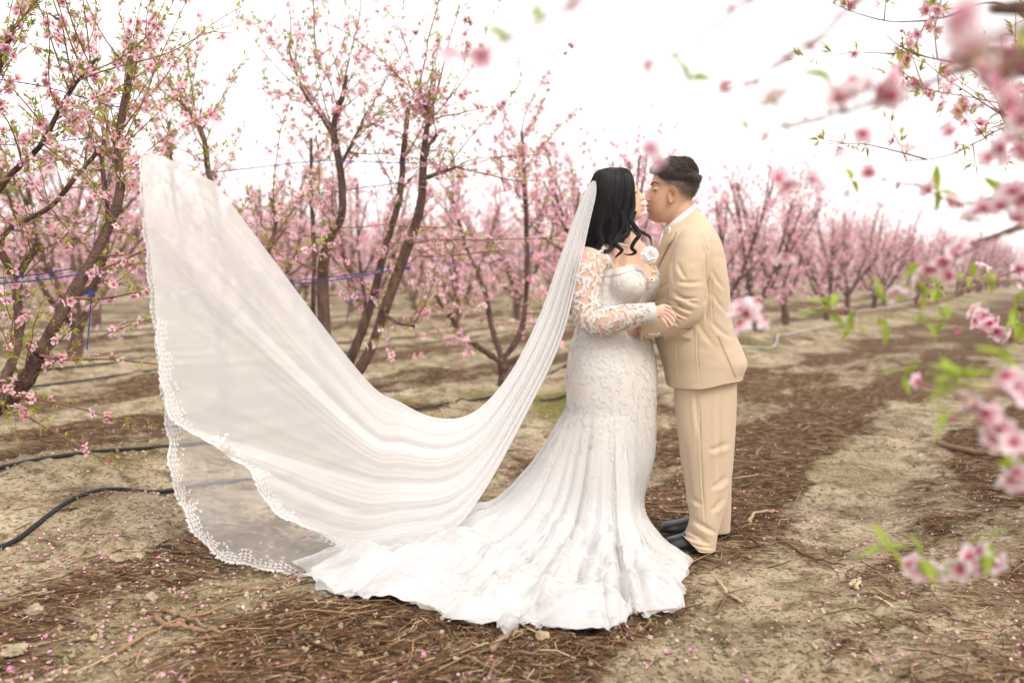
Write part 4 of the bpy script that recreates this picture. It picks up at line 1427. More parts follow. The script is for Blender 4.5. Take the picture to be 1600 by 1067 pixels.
def crease(x0, y0, x1, y1, wid, depth, sid=-1):
    d = np.array((x1 - x0, y1 - y0), float); L = np.linalg.norm(d); d /= L
    q = px - np.array((x0, y0)); t = q @ d; s_ = q @ np.array((-d[1], d[0]))
    s_ = s_ - 2.0 * np.sin(t / L * math.pi)
    env = np.clip(t / (0.25 * L), 0, 1) * np.clip((L - t) / (0.35 * L), 0, 1)
    side_ok = (V[:, 1] < GY0 + 0.02) if sid < 0 else 1
    return env * side_ok * depth * (-np.exp(-(s_ / wid) ** 2) + 0.55 * np.exp(-((s_ - 1.9 * wid) / (1.3 * wid)) ** 2))


for cr in ((1044, 466, 1084, 488, 2.4, 0.010), (1046, 478, 1076, 497, 2.0, 0.009), (1040, 492, 1062, 508, 1.8, 0.007), (1050, 455, 1096, 478, 3, 0.006), (1056, 440, 1100, 440, 3.2, 0.005),
           (1104, 395, 1109, 470, 2.2, 0.008), (1109, 470, 1104, 505, 2.5, 0.006), (1052, 400, 1054, 450, 2.0, 0.006), (1112, 420, 1134, 455, 3, 0.005), (1112, 455, 1138, 490, 3, 0.004), (1110, 500, 1146, 530, 3.5, 0.005), (1058, 408, 1075, 440, 3, 0.004),
           (1088, 500, 1120, 545, 4, 0.004), (1022, 470, 1042, 462, 3, 0.005), (1020, 455, 1046, 440, 3, 0.004), (1102, 372, 1108, 396, 1.6, 0.006), (1096, 360, 1104, 378, 1.6, 0.005),
           (1112, 400, 1116, 520, 1.1, 0.005), (1090, 505, 1094, 598, 1.0, 0.004), (1058, 532, 1062, 600, 1.0, 0.003), (1040, 474, 1070, 478, 1.5, 0.006), (1042, 486, 1068, 500, 1.3, 0.006), (1052, 462, 1092, 466, 2.0, 0.006)):
    wr = wr + crease(*cr) * 1.25
V = V + N * wr[:, None]
hl, hr = P(1044, 603, GY0), P(1152, 587, GY0)          # straight hem, rising towards the back
zh = hl[2] + (hr[2] - hl[2]) * np.clip((V[:, 0] - hl[0]) / (hr[0] - hl[0]), 0, 1) + 0.004 * np.sin(V[:, 0] * 30)
V[:, 2] = np.where(V[:, 2] < zh, zh + 0.1 * np.maximum(V[:, 2] - zh, -0.02), V[:, 2])
jacket = link('jacket', mk_mesh('jacket', V, T, Q, [M_SUIT]), groom)
jb = Buf()


def surf(pxx, pyy, lift=0.003, Vs=V):
    """nearest point of the camera-facing cloth at a photo pixel"""
    pp = to_px(Vs)
    d = (pp[:, 0] - pxx) ** 2 + (pp[:, 1] - pyy) ** 2
    k = np.argsort(d)[:24]
    k = k[np.argmin(Vs[k, 1])]
    p = P(pxx, pyy, Vs[k, 1])
    return p + np.array((0, -lift, 0))


def patch(outline, lift, thick, Vs=None, rnd=False):
    """flat cloth patch following the surface: outline in photo pixels -> verts, tris"""
    Vs = V if Vs is None else Vs
    o = np.array([surf(a_, b_, lift, Vs) for a_, b_ in outline])
    bk = o + np.array((0, thick, 0))
    n = len(o)
    c = np.vstack([o, bk, o.mean(0) + (0, -lift * 0.2, 0)])
    t = [(2 * n, k, (k + 1) % n) for k in range(n)]
    t += [(k, n + k, (k + 1) % n) for k in range(n)] + [((k + 1) % n, n + k, n + (k + 1) % n) for k in range(n)]
    return c, t


Vj = V.copy()
# pocket flap
fo = [(1036, 518), (1050, 516.5), (1065, 515.5), (1081.5, 514.5), (1082, 520), (1081.5, 527.5), (1079.5, 530.2), (1065, 530.8), (1050, 531.2), (1037, 531.5)]
pf = Buf(); pf.add(*patch(fo, 0.009, 0.012)); link('pocket_flap', pf.mesh('pocket_flap', [M_SUIT], False), jacket)
# back vent: overlapping edge
ve = Buf()
vl = np.array([surf(a_, b_, 0.004) for a_, b_ in ((1123, 524), (1130, 541), (1138, 560), (1146, 578), (1150, 588))])
cc = crom(vl, 20); Vt, Tt, Qt = tube(cc, 0.0018, 6); ve.add(Vt, Tt, Qt); link('vent_edge', ve.mesh('vent_edge', [M_SUIT]), jacket)
# lapel and collar
lp = Buf()
front = [(1040, 366), (1033, 385), (1026, 403), (1020, 420), (1016.5, 435)]
outer = [(1057, 362), (1050, 376), (1043, 386), (1032, 408), (1020, 434)]
n = 16
fa = np.array([surf(a_, b_, 0.006) for a_, b_ in front]); fa2 = np.array([surf(a_, b_, 0.009) for a_, b_ in outer])
A, B_ = crom(fa, n), crom(fa2, n)
A = A + np.array((-0.008, 0, 0))
Vl = np.stack([A, A * 0.5 + B_ * 0.5 + np.array((0, -0.004, 0)), B_, B_ + np.array((0.001, 0.007, 0))], 1)
lp.add(Vl.reshape(-1, 3), None, grid_quads(n, 4))
link('lapel', lp.mesh('lapel', [M_SUIT]), jacket)
# collar of the jacket: a band round the neck, higher at the back
ang = np.linspace(0, 2 * math.pi, 60, endpoint=False)
def neckband(z0pts, rad, hgt, front_drop, m, name, parent, off=(0, 0)):
    """z0pts: (front px, y), (back px, y)"""
    (fx, fy), (bx, by) = z0pts
    pf_, pb_ = P(fx, fy, GY0), P(bx, by, GY0)
    c = (pf_ + pb_) / 2; h = (pb_ - pf_) / 2
    rings = []
    for k, (q, o) in enumerate(((0, 0.0), (0.5, 0.002), (1.0, 0.0), (1.0, -0.006), (0.0, -0.006))):
        f = 1 + o / 0.07
        rings.append(np.stack([c[0] + np.cos(ang) * h[0] * f, GY0 + np.sin(ang) * rad * f, c[2] + np.cos(ang) * h[2] + q * hgt * (1 - front_drop * (np.cos(ang) < 0) * np.cos(ang) ** 2)], -1))
    R = np.array(rings)
    V_, T_, Q_ = loft(R, False)
    link(name, mk_mesh(name, V_, None, Q_, [m]), parent)


neckband(((1038, 361), (1086, 328)), 0.071, 0.026, 0.5, M_SHIRT, 'shirt_collar', groom)
neckband(((1035, 373), (1091, 333)), 0.080, 0.022, 0.7, M_SUIT, 'jacket_collar', jacket)
# shirt front between the lapels
sf = Buf(); c_, t_ = patch([(1042, 352), (1050, 356), (1044, 372), (1036, 388), (1030, 398), (1030, 380), (1036, 362)], 0.002, 0.004); sf.add(c_ + np.array((-0.004, 0, 0)), t_)
link('shirt', sf.mesh('shirt', [M_SHIRT]), groom)
# four cuff buttons
for k in range(4):
    p = surf(1015 + 4.6 * k, 522.5 - 0.3 * k, 0.003)
    V_, T_, Q_ = ellipsoid(p, (0.0058, 0.003, 0.0058), None, 8, 12)
    link('cuff_button', mk_mesh('cuff_button', V_, T_, Q_, [mat('button_%d' % k, (0.62, 0.55, 0.45), 0.4) if k == 0 else bpy.data.materials['button_0']]), jacket)
# cuff end
V_, T_, Q_ = path_tube([(1005, 514, -0.203, 0.0435), (1002.5, 514, -0.202, 0.0445), (1000.5, 514, -0.2015, 0.042)], GY0, 8, 32)
link('sleeve_cuff', mk_mesh('sleeve_cuff', V_, T_, Q_, [M_SUIT]), jacket)

# ---- trousers
near_leg = [(578, 1056, 1150, 0.12, -0.04, 0), (620, 1054, 1150, 0.118, -0.06, 0), (660, 1057, 1147, 0.105, -0.085, 0), (700, 1063, 1144, 0.098, -0.095, 0), (740, 1069, 1140, 0.09, -0.10, 0), (780, 1074, 1135, 0.084, -0.105, 0), (815, 1077, 1125, 0.080, -0.11, 0), (842, 1066, 1118, 0.080, -0.115, 4), (862, 1064, 1117, 0.082, -0.12, 4)]
far_leg = [(578, 1056, 1150, 0.12, 0.05, 0), (640, 1060, 1150, 0.11, 0.09, 0), (700, 1072, 1147, 0.095, 0.12, 0), (760, 1082, 1142, 0.085, 0.15, 0), (800, 1090, 1141, 0.078, 0.17, 0), (829, 1090, 1140, 0.078, 0.18, 0)]
V, N, T, Q = fuse([loft(ellipse_rings(near_leg, GY0, 90, 48, 2.2)), loft(ellipse_rings(far_leg, GY0, 90, 48, 2.2))], 0.0045, 4)
px = to_px(V)
wr = 0.004 * vnoise3(V * np.array((10, 10, 7)), 15) + 0.003 * vnoise3(V * np.array((20, 20, 24)), 16) * sstep(780, 860, px[:, 1])


def crease2(*a_):
    return crease(*a_)


for cr in ((1072, 836, 1112, 850, 3, 0.014), (1072, 824, 1106, 846, 3, 0.013), (1078, 806, 1122, 834, 3.5, 0.011), (1078, 848, 1116, 856, 2, 0.009), (1092, 605, 1104, 850, 1.2, 0.006), (1088, 600, 1094, 690, 3, 0.007), (1070, 690, 1082, 800, 3.5, 0.010), (1128, 610, 1124, 760, 4, 0.008), (1106, 704, 1140, 690, 4, 0.008), (1112, 764, 1136, 742, 4, 0.009), (1110, 800, 1130, 776, 3.5, 0.009), (1074, 770, 1100, 790, 3.5, 0.008)):
    wr = wr + crease(*cr)
V = V + N * wr[:, None]
hx_ = np.array([P(x_, y_, GY0 - 0.12)[[0, 2]] for x_, y_ in ((1060, 828), (1070, 836), (1088, 853), (1130, 857))])
zh = np.interp(V[:, 0], hx_[:, 0], hx_[:, 1]); nearl = V[:, 1] < GY0 + 0.02
V[:, 2] = np.where((V[:, 2] < zh) & nearl, zh + 0.15 * np.maximum(V[:, 2] - zh, -0.03), V[:, 2])
trousers = link('trousers', mk_mesh('trousers', V, T, Q, [M_SUIT]), groom)


def shoe(toe, heel, Y, hgt, name_dy):
    a_, b_ = G(*toe), G(*heel)
    a_ = P(toe[0], toe[1], Y); b_ = P(heel[0], heel[1], Y)
    a_[2] = b_[2] = float(gh(a_[0], Y)) + 0.003
    d = a_ - b_; L = np.linalg.norm(d); d /= L; sd = np.cross((0, 0, 1.0), d)
    prof = [(0.0, 0.026, 0.050), (0.03, 0.034, 0.085), (0.15, 0.038, 0.105), (0.30, 0.038, 0.105), (0.45, 0.042, 0.088), (0.62, 0.049, 0.062), (0.78, 0.050, 0.050), (0.9, 0.042, 0.042), (0.97, 0.027, 0.033), (1.0, 0.010, 0.022)]
    pr = crom(prof, 30)
    m = 20; R = []
    for t, w_, h_ in pr:
        an = np.linspace(0, 2 * math.pi, m, endpoint=False)
        cx, cz = np.cos(an) * w_, np.where(np.sin(an) > 0, np.sin(an) ** 0.9 * h_ if False else np.abs(np.sin(an)) ** 0.8 * h_, -0.2 * np.abs(np.sin(an)) * 0.012)
        R.append(b_ + d * (t * L) + sd * cx[:, None] + np.array((0, 0, 1.0)) * (0.016 + cz)[:, None])
    V_, T_, Q_ = loft(np.array(R))
    s_ = link('shoe', mk_mesh('shoe', V_, T_, Q_, [M_SHOE]), groom)
    R2 = []
    for z in (0.0, 0.018):
        rim = []
        for t, w_, h_ in list(pr):
            rim.append(b_ + d * (t * L * 1.015 - 0.002) + sd * (w_ + 0.003) + np.array((0, 0, z)))
        for t, w_, h_ in list(pr)[::-1]:
            rim.append(b_ + d * (t * L * 1.015 - 0.002) - sd * (w_ + 0.003) + np.array((0, 0, z)))
        R2.append(rim)
    V_, T_, Q_ = loft(np.array(R2))
    link('sole', mk_mesh('sole', V_, T_, Q_, [M_SOLE]), s_)
    lb = Buf()
    for k in range(4):
        t = 0.40 + 0.055 * k; h_ = np.interp(t, pr[:, 0], pr[:, 2]); w_ = 0.02
        p = b_ + d * (t * L) + np.array((0, 0, 0.016 + h_ * 0.97))
        Vt, Tt, Qt = tube(crom([p - sd * w_ + (0, 0, -0.006), p + (0, 0, 0.003), p + sd * w_ + (0, 0, -0.006)], 7), 0.0022, 5)
        lb.add(Vt, Tt, Qt)
    link('laces', lb.mesh('laces', [M_SOLE]), s_)


shoe((1038, 862), (1117, 872), 4.17, 0.1, 0)
shoe((1031, 832), (1139, 842), 4.46, 0.1, 0)

# ---- white rose boutonniere and medal
rose = link('boutonniere', None, groom)
bo = Buf()
rc = P(1015, 399, 4.035)
r = np.random.RandomState(8)
for ring, (k, rad, lift, sz) in enumerate(((3, 0.001, 0.014, 0.011), (5, 0.007, 0.011, 0.014), (6, 0.013, 0.006, 0.017), (8, 0.019, 0.0, 0.019))):
    for q in range(k):
        a_ = q * 2 * math.pi / k + ring * 0.5 + 0.1 * r.randn()
        n1 = 5
        G_ = np.zeros((n1, n1, 3))
        for i in range(n1):
            for j in range(n1):
                u, v = i / (n1 - 1), j / (n1 - 1) * 2 - 1
                rad_ = rad + u * sz * (1 - 0.3 * v * v)
                an = a_ + v * (0.75 + 0.1 * ring * 0) * (1 - 0.25 * u)
                zz = lift + 0.010 * u * (1 if ring < 2 else 0.4) + 0.004 * math.sin(v * 3 + q) * u - 0.006 * u ** 3 * (ring > 1)
                G_[i, j] = (rad_ * math.cos(an), -zz, rad_ * math.sin(an))
        pb = Buf(); pb.add(G_.reshape(-1, 3) + rc, None, grid_quads(n1, n1))
        bo.add(G_.reshape(-1, 3) + rc, None, grid_quads(n1, n1))
bpy.data.objects.remove(rose)
rose = link('boutonniere', bo.mesh('boutonniere', [mat('white_rose', (0.84, 0.83, 0.83), 0.7, transl=0.3)]), groom, 'white rose pinned to the lapel')
rb = Buf()
for q in ([(1016, 411), (1019, 416), (1021, 414)], [(1018, 411), (1017, 416), (1014, 416)], [(1018, 410), (1019.5, 420)]):
    Vt, Tt, Qt = tube(crom([P(a_, b_, 4.045) for a_, b_ in q], 8), 0.0025, 6); rb.add(Vt, Tt, Qt)
link('ribbon', rb.mesh('ribbon', [M_GOLD]), rose)


def disc(px_, py_, Y, rad, thick, m, name, parent, n=24):
    c = P(px_, py_, Y); an = np.linspace(0, 2 * math.pi, n, endpoint=False)
    R = np.array([[c + np.array((math.cos(t) * q, o, math.sin(t) * q)) for t in an] for q, o in ((rad * 0.2, thick), (rad, thick), (rad, 0), (rad * 0.85, -thick * 0.4), (rad * 0.2, -thick * 0.4))])
    V_, T_, Q_ = loft(R)
    return link(name, mk_mesh(name, V_, T_, Q_, [m]), parent)


medal = disc(1018.5, 437.5, 4.060, 0.0145, 0.004, M_GOLD, 'medal', groom)
disc(1018.5, 437, 4.0555, 0.0105, 0.003, M_ENAMEL, 'medal_face', medal)
disc(1018.5, 436.5, 4.0515, 0.0045, 0.002, M_RED, 'medal_emblem', medal)
mb = Buf()
Vt, Tt, Qt = tube([P(1020, 421, 4.06), P(1019.5, 431, 4.058)], 0.0028, 6); mb.add(Vt, Tt, Qt)
Vt, Tt, Qt = ellipsoid(P(1020, 425.5, 4.057), (0.008, 0.003, 0.004), None, 8, 12); mb.add(Vt, Tt, Qt)
link('medal_bar', mb.mesh('medal_bar', [M_GOLD]), medal)

# ================================================================== the bride
BY0 = 4.22
bp_ = lambda px, py, dy: P(px, py, BY0 + dy)
YAW = math.radians(41)                        # how far the chest is turned towards the camera
FW = np.array((math.cos(YAW), -math.sin(YAW), 0))
SH = np.array((math.sin(YAW), math.cos(YAW), 0))

b_rows = [(271, 946, 976, 0.026), (275, 938, 984, 0.050), (283, 932, 991, 0.065), (292, 929, 995, 0.072), (300, 929, 997, 0.074), (308, 931, 998, 0.073),
          (317, 935, 1000, 0.070), (325, 941, 1001, 0.065), (332, 950, 1002, 0.057), (339, 962, 1000, 0.045), (344, 974, 995, 0.030), (347, 980, 990, 0.016)]
b_nose = [(302, 3, 0.008, 5), (307, 6.0, 0.010, 4.5), (311, 8.5, 0.012, 3.6), (321, 8.0, 0.020, 3.0), (327.5, 6.5, 0.018, 2.8), (338, 4, 0.02, 4)]
BH = head_rings([(y, b, f, h) for y, f, b, h in b_rows], BY0, 1, b_nose)
pieces = [loft(BH)]
pieces.append(ellipsoid(bp_(990.5, 299, -0.034), (0.011, 0.015, 0.009)))
pieces.append(ellipsoid(bp_(990.5, 299, 0.034), (0.011, 0.015, 0.009)))
pieces.append(path_tube([(966, 305, 0, 0.050), (970, 335, 0, 0.050), (972, 360, 0.005, 0.054), (970, 385, 0.01, 0.08)], BY0))


def torso_rings(rows, Y0, n=60, m=64, ex=2.15):
    T = tab(rows, n)
    a = np.linspace(0, 2 * math.pi, m, endpoint=False)
    ca, sa = np.cos(a), np.sin(a)
    ca = np.sign(ca) * np.abs(ca) ** (2 / ex); sa = np.sign(sa) * np.abs(sa) ** (2 / ex)
    R = np.zeros((n, m, 3))
    for i, (y, cx, sa_, fb_, dy) in enumerate(T):
        R[i] = P(cx, y, Y0 + dy) + ca[:, None] * fb_ * FW + sa[:, None] * sa_ * SH
    return R


TB = [(366, 971, 0.060, 0.050, 0.01), (376, 971, 0.110, 0.062, 0.01), (386, 970, 0.155, 0.078, 0.01), (400, 968, 0.178, 0.092, 0.01), (425, 966, 0.168, 0.108, 0.01), (455, 962, 0.158, 0.116, 0.01),
      (480, 957, 0.152, 0.116, 0), (505, 955, 0.152, 0.118, 0), (540, 956, 0.19, 0.15, 0), (590, 956, 0.205, 0.165, 0), (640, 956, 0.19, 0.16, 0)]
pieces.append(loft(torso_rings(TB, BY0)))
bust_c = P(966, 442, BY0 + 0.01)
for s in (-1, 1):
    pieces.append(ellipsoid(bust_c + FW * 0.094 + SH * (0.070 * s), (0.078, 0.078, 0.076)))
BA_N = [(930, 400, -0.125, 0.066), (918, 425, -0.150, 0.063), (913, 460, -0.165, 0.059), (919, 494, -0.185, 0.052), (940, 502, -0.215, 0.052), (975, 496, -0.235, 0.045), (1005, 490, -0.248, 0.033), (1026, 487, -0.250, 0.026)]
pieces.append(path_tube(BA_N, BY0))
BA_F = [(1008, 392, 0.13, 0.062), (1022, 425, 0.20, 0.058), (1040, 455, 0.27, 0.050), (1068, 462, 0.31, 0.040), (1095, 450, 0.31, 0.028)]
pieces.append(path_tube(BA_F, BY0))
# near hand lying on his sleeve
pieces.append(ellipsoid(bp_(1031, 488, -0.256), (0.030, 0.012, 0.025), Matrix.Rotation(0.35, 3, 'Y')))
hd = lambda px, py, dy: P(px, py, BY0 + dy)
for (q0, q1, q2, q3), r_ in ((((1034, 482), (1044, 485), (1052, 491.5), (1057, 498)), 0.0062), (((1034, 487), (1043, 491), (1050.5, 498.5), (1055, 505.5)), 0.0063), (((1033, 491.5), (1041, 497), (1047, 504.5), (1050.5, 511)), 0.0062), (((1031, 495.5), (1037, 501.5), (1041.5, 508), (1044, 513.5)), 0.0056)):
    pieces.append(finger([hd(*q0, -0.257), hd(*q1, -0.264), hd(*q2, -0.264), hd(*q3, -0.259)], (r_ * 1.12, r_, r_ * 0.9)))
pieces.append(finger([hd(1027, 482, -0.245), hd(1035, 478, -0.246), hd(1043, 479, -0.248), hd(1049, 483, -0.250)], (0.0095, 0.0075, 0.0065)))
# far hand
pieces.append(ellipsoid(bp_(1100, 449, 0.31), (0.036, 0.013, 0.028)))
for k in range(4):
    pieces.append(finger([hd(1104, 443 + 4 * k, 0.31), hd(1114, 443 + 4 * k, 0.30), hd(1122, 445 + 4 * k, 0.285)], (0.0085, 0.0078, 0.0065)))
pieces.append(finger([hd(1098, 442, 0.305), hd(1102, 434, 0.30), hd(1108, 430, 0.30)], (0.010, 0.009, 0.0075)))
for s in (-1, 1):
    c0 = P(956, 620, BY0) + SH * 0.09 * s
    pieces.append(tube(crom([c0, c0 * (1, 1, 0) + (0, 0, 0.45), c0 * (1, 1, 0) + (0, 0, 0.09)], 20), np.linspace(0.085, 0.036, 20), 20))
V, N, T, Q = fuse(pieces, 0.0027, 3)
NB = N.copy()
C = skin_col(V, (0.66, 0.42, 0.31), [(1006, 321, 5, 2.6, (0.52, 0.16, 0.14), 0.8), (1005, 327.5, 5, 2.6, (0.54, 0.17, 0.15), 0.8), (992, 315, 10, 7, (0.64, 0.32, 0.22), 0.5), (1005, 432, 3, 14, (0.42, 0.2, 0.13), 0.5)])  # last tint paints the shade of the cleavage into the skin
bpx = to_px(V)
for (x, y) in ((1057.5, 499), (1055.5, 507), (1051, 512.5), (1044.4, 514.5)):
    f = np.exp(-((bpx[:, 0] - x) / 2.2) ** 2 - ((bpx[:, 1] - y) / 2.2) ** 2) * (V[:, 1] < BY0 - 0.2)
    C = C * (1 - f[:, None]) + np.array((0.74, 0.50, 0.44)) * f[:, None]
bride = link('person', mk_mesh('person', V, T, Q, [M_SKIN], C), None, 'woman in white lace gown and long blown-out veil, black hair, kissing the man', 'person')
VB = V
fb = Buf()
for s in (-1, 1):
    e = bp_(990.5, 299, s * 0.034)
    q = [e + np.array((0.009, -s * 0.009, -0.003)), e + np.array((0.0118, 0, -0.0055)), e + np.array((0.0085, s * 0.010, -0.005)), e + np.array((0.001, s * 0.016, -0.003))]
    V_, T_, Q_ = tube(crom(q, 10), 0.0016, 5); fb.add(V_, T_, Q_)
link('lashes', fb.mesh('lashes', [M_DARKHAIR]), bride)
# thin necklace
nb = Buf()
V_, T_, Q_ = tube(crom([P(950, 378, 4.14), P(962, 379, 4.085), P(972, 382, 4.07), P(984, 384.5, 4.085)], 30), 0.0022, 6); nb.add(V_, T_, Q_)
link('necklace', nb.mesh('necklace', [M_SILVER]), bride)

# ---- gown: body, then the skirt flowing out into the train
M_GOWN = mat('ivory_lining', rough=0.85, attr='Col', sheen=0.15, noise=(60, 0.05, (1, 1, 1)), bump=(240, 0.35, 0.002))
GB = [(404, 966, 0.172, 0.112, 0.01), (425, 966, 0.174, 0.116, 0.01), (452, 962, 0.166, 0.124, 0.01), (475, 958, 0.160, 0.126, 0), (498, 955, 0.160, 0.128, 0), (515, 955, 0.172, 0.138, 0), (545, 956, 0.204, 0.164, 0),
      (580, 956.5, 0.217, 0.176, 0), (610, 956.5, 0.217, 0.177, 0), (640, 956, 0.213, 0.175, 0)]
hem_px = [(1012, 826), (1030, 842), (1052, 861), (1080, 874), (1084, 890), (1062, 915), (1071, 930), (1056, 953), (1012, 966), (984, 956), (968, 985), (936, 1001), (890, 993), (850, 981), (803, 978), (788, 989), (775, 976), (705, 977), (672, 951), (630, 954), (560, 943), (510, 929), (489, 906), (486, 890),
          (600, 868), (720, 852), (820, 842), (900, 836), (960, 832)]
hem = np.array([G(a_, b_)[:2] for a_, b_ in hem_px])
cC = P(955, 700, BY0)[:2]
closed = np.vstack([hem, hem[:1]])
seg = np.linalg.norm(np.diff(closed, axis=0), axis=1); cum = np.concatenate([[0], np.cumsum(seg)])
MT = 420
tt = np.linspace(0, cum[-1], MT, endpoint=False)
hx = np.stack([np.interp(tt, cum, closed[:, k]) for k in (0, 1)], -1)
# even out the directions so that short sides are not starved
dirs = hx - cC
phi = np.unwrap(np.arctan2(dirs[:, 1], dirs[:, 0]))
tot = phi[-1] + (phi[-1] - phi[-2]) - phi[0]
blend = 0.72 * tt / cum[-1] + 0.28 * np.clip((phi - phi[0]) / tot, 0, 1)
ok = np.maximum.accumulate(blend)
tt2 = np.interp(np.linspace(0, 1, MT, endpoint=False), ok, tt)
hx = np.stack([np.interp(tt2, cum, closed[:, k]) for k in (0, 1)], -1)
dirs = hx - cC
phi = np.arctan2(dirs[:, 1], dirs[:, 0])
RH = np.linalg.norm(dirs, axis=1)
ud = dirs / RH[:, None]
idx = np.arange(MT)


def ell_r(sa_, fb_):
    f = ud @ FW[:2]; s = ud @ SH[:2]
    return 1.0 / np.sqrt((f / fb_) ** 2 + (s / sa_) ** 2)


upper = tab(GB, 60)
rows = []
for (y, cx, sa_, fb_, dy) in upper:
    c = P(cx, y, BY0 + dy)
    rr_ = ell_r(sa_, fb_)
    rows.append(np.stack([c[0] + ud[:, 0] * rr_, c[1] + ud[:, 1] * rr_, np.full(MT, c[2])], -1))
U = np.array(rows)
# bust
zb = P(966, 442, BY0)[2]
for s in (-1, 1):
    bc = bust_c + FW * 0.098 + SH * (0.072 * s)
    for i in range(len(U)):
        d = U[i] - bc
        rad = np.array((0.084, 0.084, 0.080))
        q = np.linalg.norm(d / rad, axis=1)
        # push out to the ellipsoid along the outward direction
        for j in np.where(q < 1.0)[0]:
            o = np.array((ud[j, 0], ud[j, 1], 0))
            A_ = ((o / rad) ** 2).sum(); B_ = 2 * (o * d[j] / rad ** 2).sum(); C_ = (d[j] ** 2 / rad ** 2).sum() - 1
            k = (-B_ + math.sqrt(max(0, B_ * B_ - 4 * A_ * C_))) / (2 * A_)
            U[i, j] += o * min(k, 0.09)
for _ in range(14):
    U[1:34] = 0.5 * U[1:34] + 0.125 * (U[:33] + U[2:35] + np.roll(U[1:34], 1, 1) + np.roll(U[1:34], -1, 1))
# neckline: sweetheart in front, lower at the back
face = np.arctan2(ud @ SH[:2], ud @ FW[:2])
neck_y = 424 + 22 * np.exp(-(face / 0.24) ** 2) - 7 * np.exp(-((np.abs(face) - 0.55) / 0.30) ** 2) + 8 * sstep(1.4, 2.4, np.abs(face))
neck_z = np.array([P(966, y, BY0)[2] for y in neck_y])
U2 = np.zeros_like(U)
for j in range(MT):
    zs = U[:, j, 2]
    znew = np.linspace(min(neck_z[j], zs[0]), zs[-1], len(zs))
    for k in range(3):
        U2[:, j, k] = np.interp(-znew, -zs, U[:, j, k])
U = U2
# lower skirt
hs = U[-1, 0, 2]
last = U[-1]
r_last = np.linalg.norm(last[:, :2] - cC, axis=1)
D = np.maximum(RH - r_last, 0.012)
NK = 110
kk = np.linspace(0, 1, NK + 1)[1:]
LOW = np.zeros((NK, MT, 3))
arc = np.arange(MT) / MT
fold = 0
for (fr, am, sd) in ((17, 1.0, 0.3), (31, 0.6, 1.7), (53, 0.4, 4.0)):
    fold = fold + am * np.sin(2 * math.pi * (fr * arc + 0.35 * vnoise(arc * 9, np.full(MT, sd), 7)) + sd)
fold /= 1.4
legz = hs - 0.02
lam = np.where(D > 0.35, 0.30, np.maximum(0.045, D * 0.42))
fr_ = sstep(0.35, 0.85, -ud[:, 1])
lam = lam * (1 - fr_) + np.minimum(lam, 0.15) * fr_
rt = sstep(0.0, 0.55, ud[:, 0])
lam = lam * (1 - rt) + np.maximum(0.015, D * 0.07) * rt
for q, k in enumerate(kk):
    # vertical fall first, then sweep outwards
    e = 1 - np.exp(-D / lam)
    d = D * (k ** (1.9 + 1.3 * rt))
    h = hs * (np.exp(-d / lam) - np.exp(-D / lam)) / e
    hfall = hs * (1 - k) ** 1.15
    short = sstep(0.42, 0.18, D) if False else 1 - sstep(0.18, 0.42, D)
    kneein = 0.0 * np.sin(math.pi * np.clip(k * 1.15, 0, 1)) * short
    h = h * (1 - short) + hfall * short
    d = d * (1 - short) + short * (D * k ** 5.0 - kneein)
    flat_rt = 1 - 0.8 * rt
    kn = (0.062 * rt + 0.03 * fr_ * (1 - rt)) * np.exp(-((h - 0.17) / 0.16) ** 2)
    d = d - kn
    amp = flat_rt * 0.0015 + flat_rt * 0.0105 * sstep(0.15, 0.5, k) * (1 - 0.45 * sstep(0.8, 1, k))
    rad = r_last + d
    xy = cC + ud * rad[:, None]
    # folds push sideways as well as up
    perp2 = np.stack([-ud[:, 1], ud[:, 0]], -1)
    xy = xy + perp2 * (0.012 * sstep(0.1, 0.6, k) * np.cos(2 * math.pi * 17 * arc + 3 * k))[:, None]
    flat_ = sstep(0.25, 0.05, h) if False else 1 - sstep(0.03, 0.25, h)
    crump = 0.13 * np.abs(fbm(xy[:, 0] * 5.5, xy[:, 1] * 8.5, 4, 13)) + 0.075 * np.abs(fbm(xy[:, 0] * 14, xy[:, 1] * 18, 3, 17))
    z = h + amp * (fold + 0.4) * (0.4 + 0.6 * flat_) + flat_rt * flat_ * crump * (1 - 0.7 * sstep(0.93, 1, k))
    z = np.maximum(z * 1.0, 0.004) + gh(xy[:, 0], xy[:, 1]) * (1 - sstep(0.1, 0.6, h)) + 0.006
    LOW[q, :, :2] = xy + ud * (0.35 * amp * fold * (1 - flat_))[:, None]
    LOW[q, :, 2] = z
for it in range(3):
    LOW[1:-1] = 0.25 * LOW[:-2] + 0.5 * LOW[1:-1] + 0.25 * LOW[2:]
GA = np.vstack([U, LOW])
nu0 = len(U)
for it in range(30):
    GA[nu0 - 16:nu0 + 24] = 0.25 * GA[nu0 - 17:nu0 + 23] + 0.5 * GA[nu0 - 16:nu0 + 24] + 0.25 * GA[nu0 - 15:nu0 + 25]
w0 = 0.0016 * vnoise3(U.reshape(-1, 3) * np.array((30, 30, 22)), 23)
nU = grid_normals(U, True); sgnU = 1 if np.einsum('ij,ij->i', nU[30][:, :2], ud).mean() > 0 else -1
GA[:len(U)] += sgnU * nU * w0.reshape(len(U), MT)[:, :, None]
nG = grid_normals(GA, True) * sgnU
gc = sstep(len(U) - 5, len(U) + NK * 0.55, np.arange(len(GA)))[:, None, None] * np.array((-0.03, 0.012, 0.07)) + np.array((0.64, 0.59, 0.54)) + 0 * GA
CUT = len(U) + int(NK * 0.34)
gown = link('gown', mk_mesh('gown', GA[:CUT + 1].reshape(-1, 3), None, grid_quads(CUT + 1, MT, True), [M_GOWN], gc[:CUT + 1].reshape(-1, 3)), bride)
link('train', mk_mesh('train', GA[CUT:].reshape(-1, 3), None, grid_quads(len(GA) - CUT, MT, True), [M_GOWN], gc[CUT:].reshape(-1, 3)), gown)

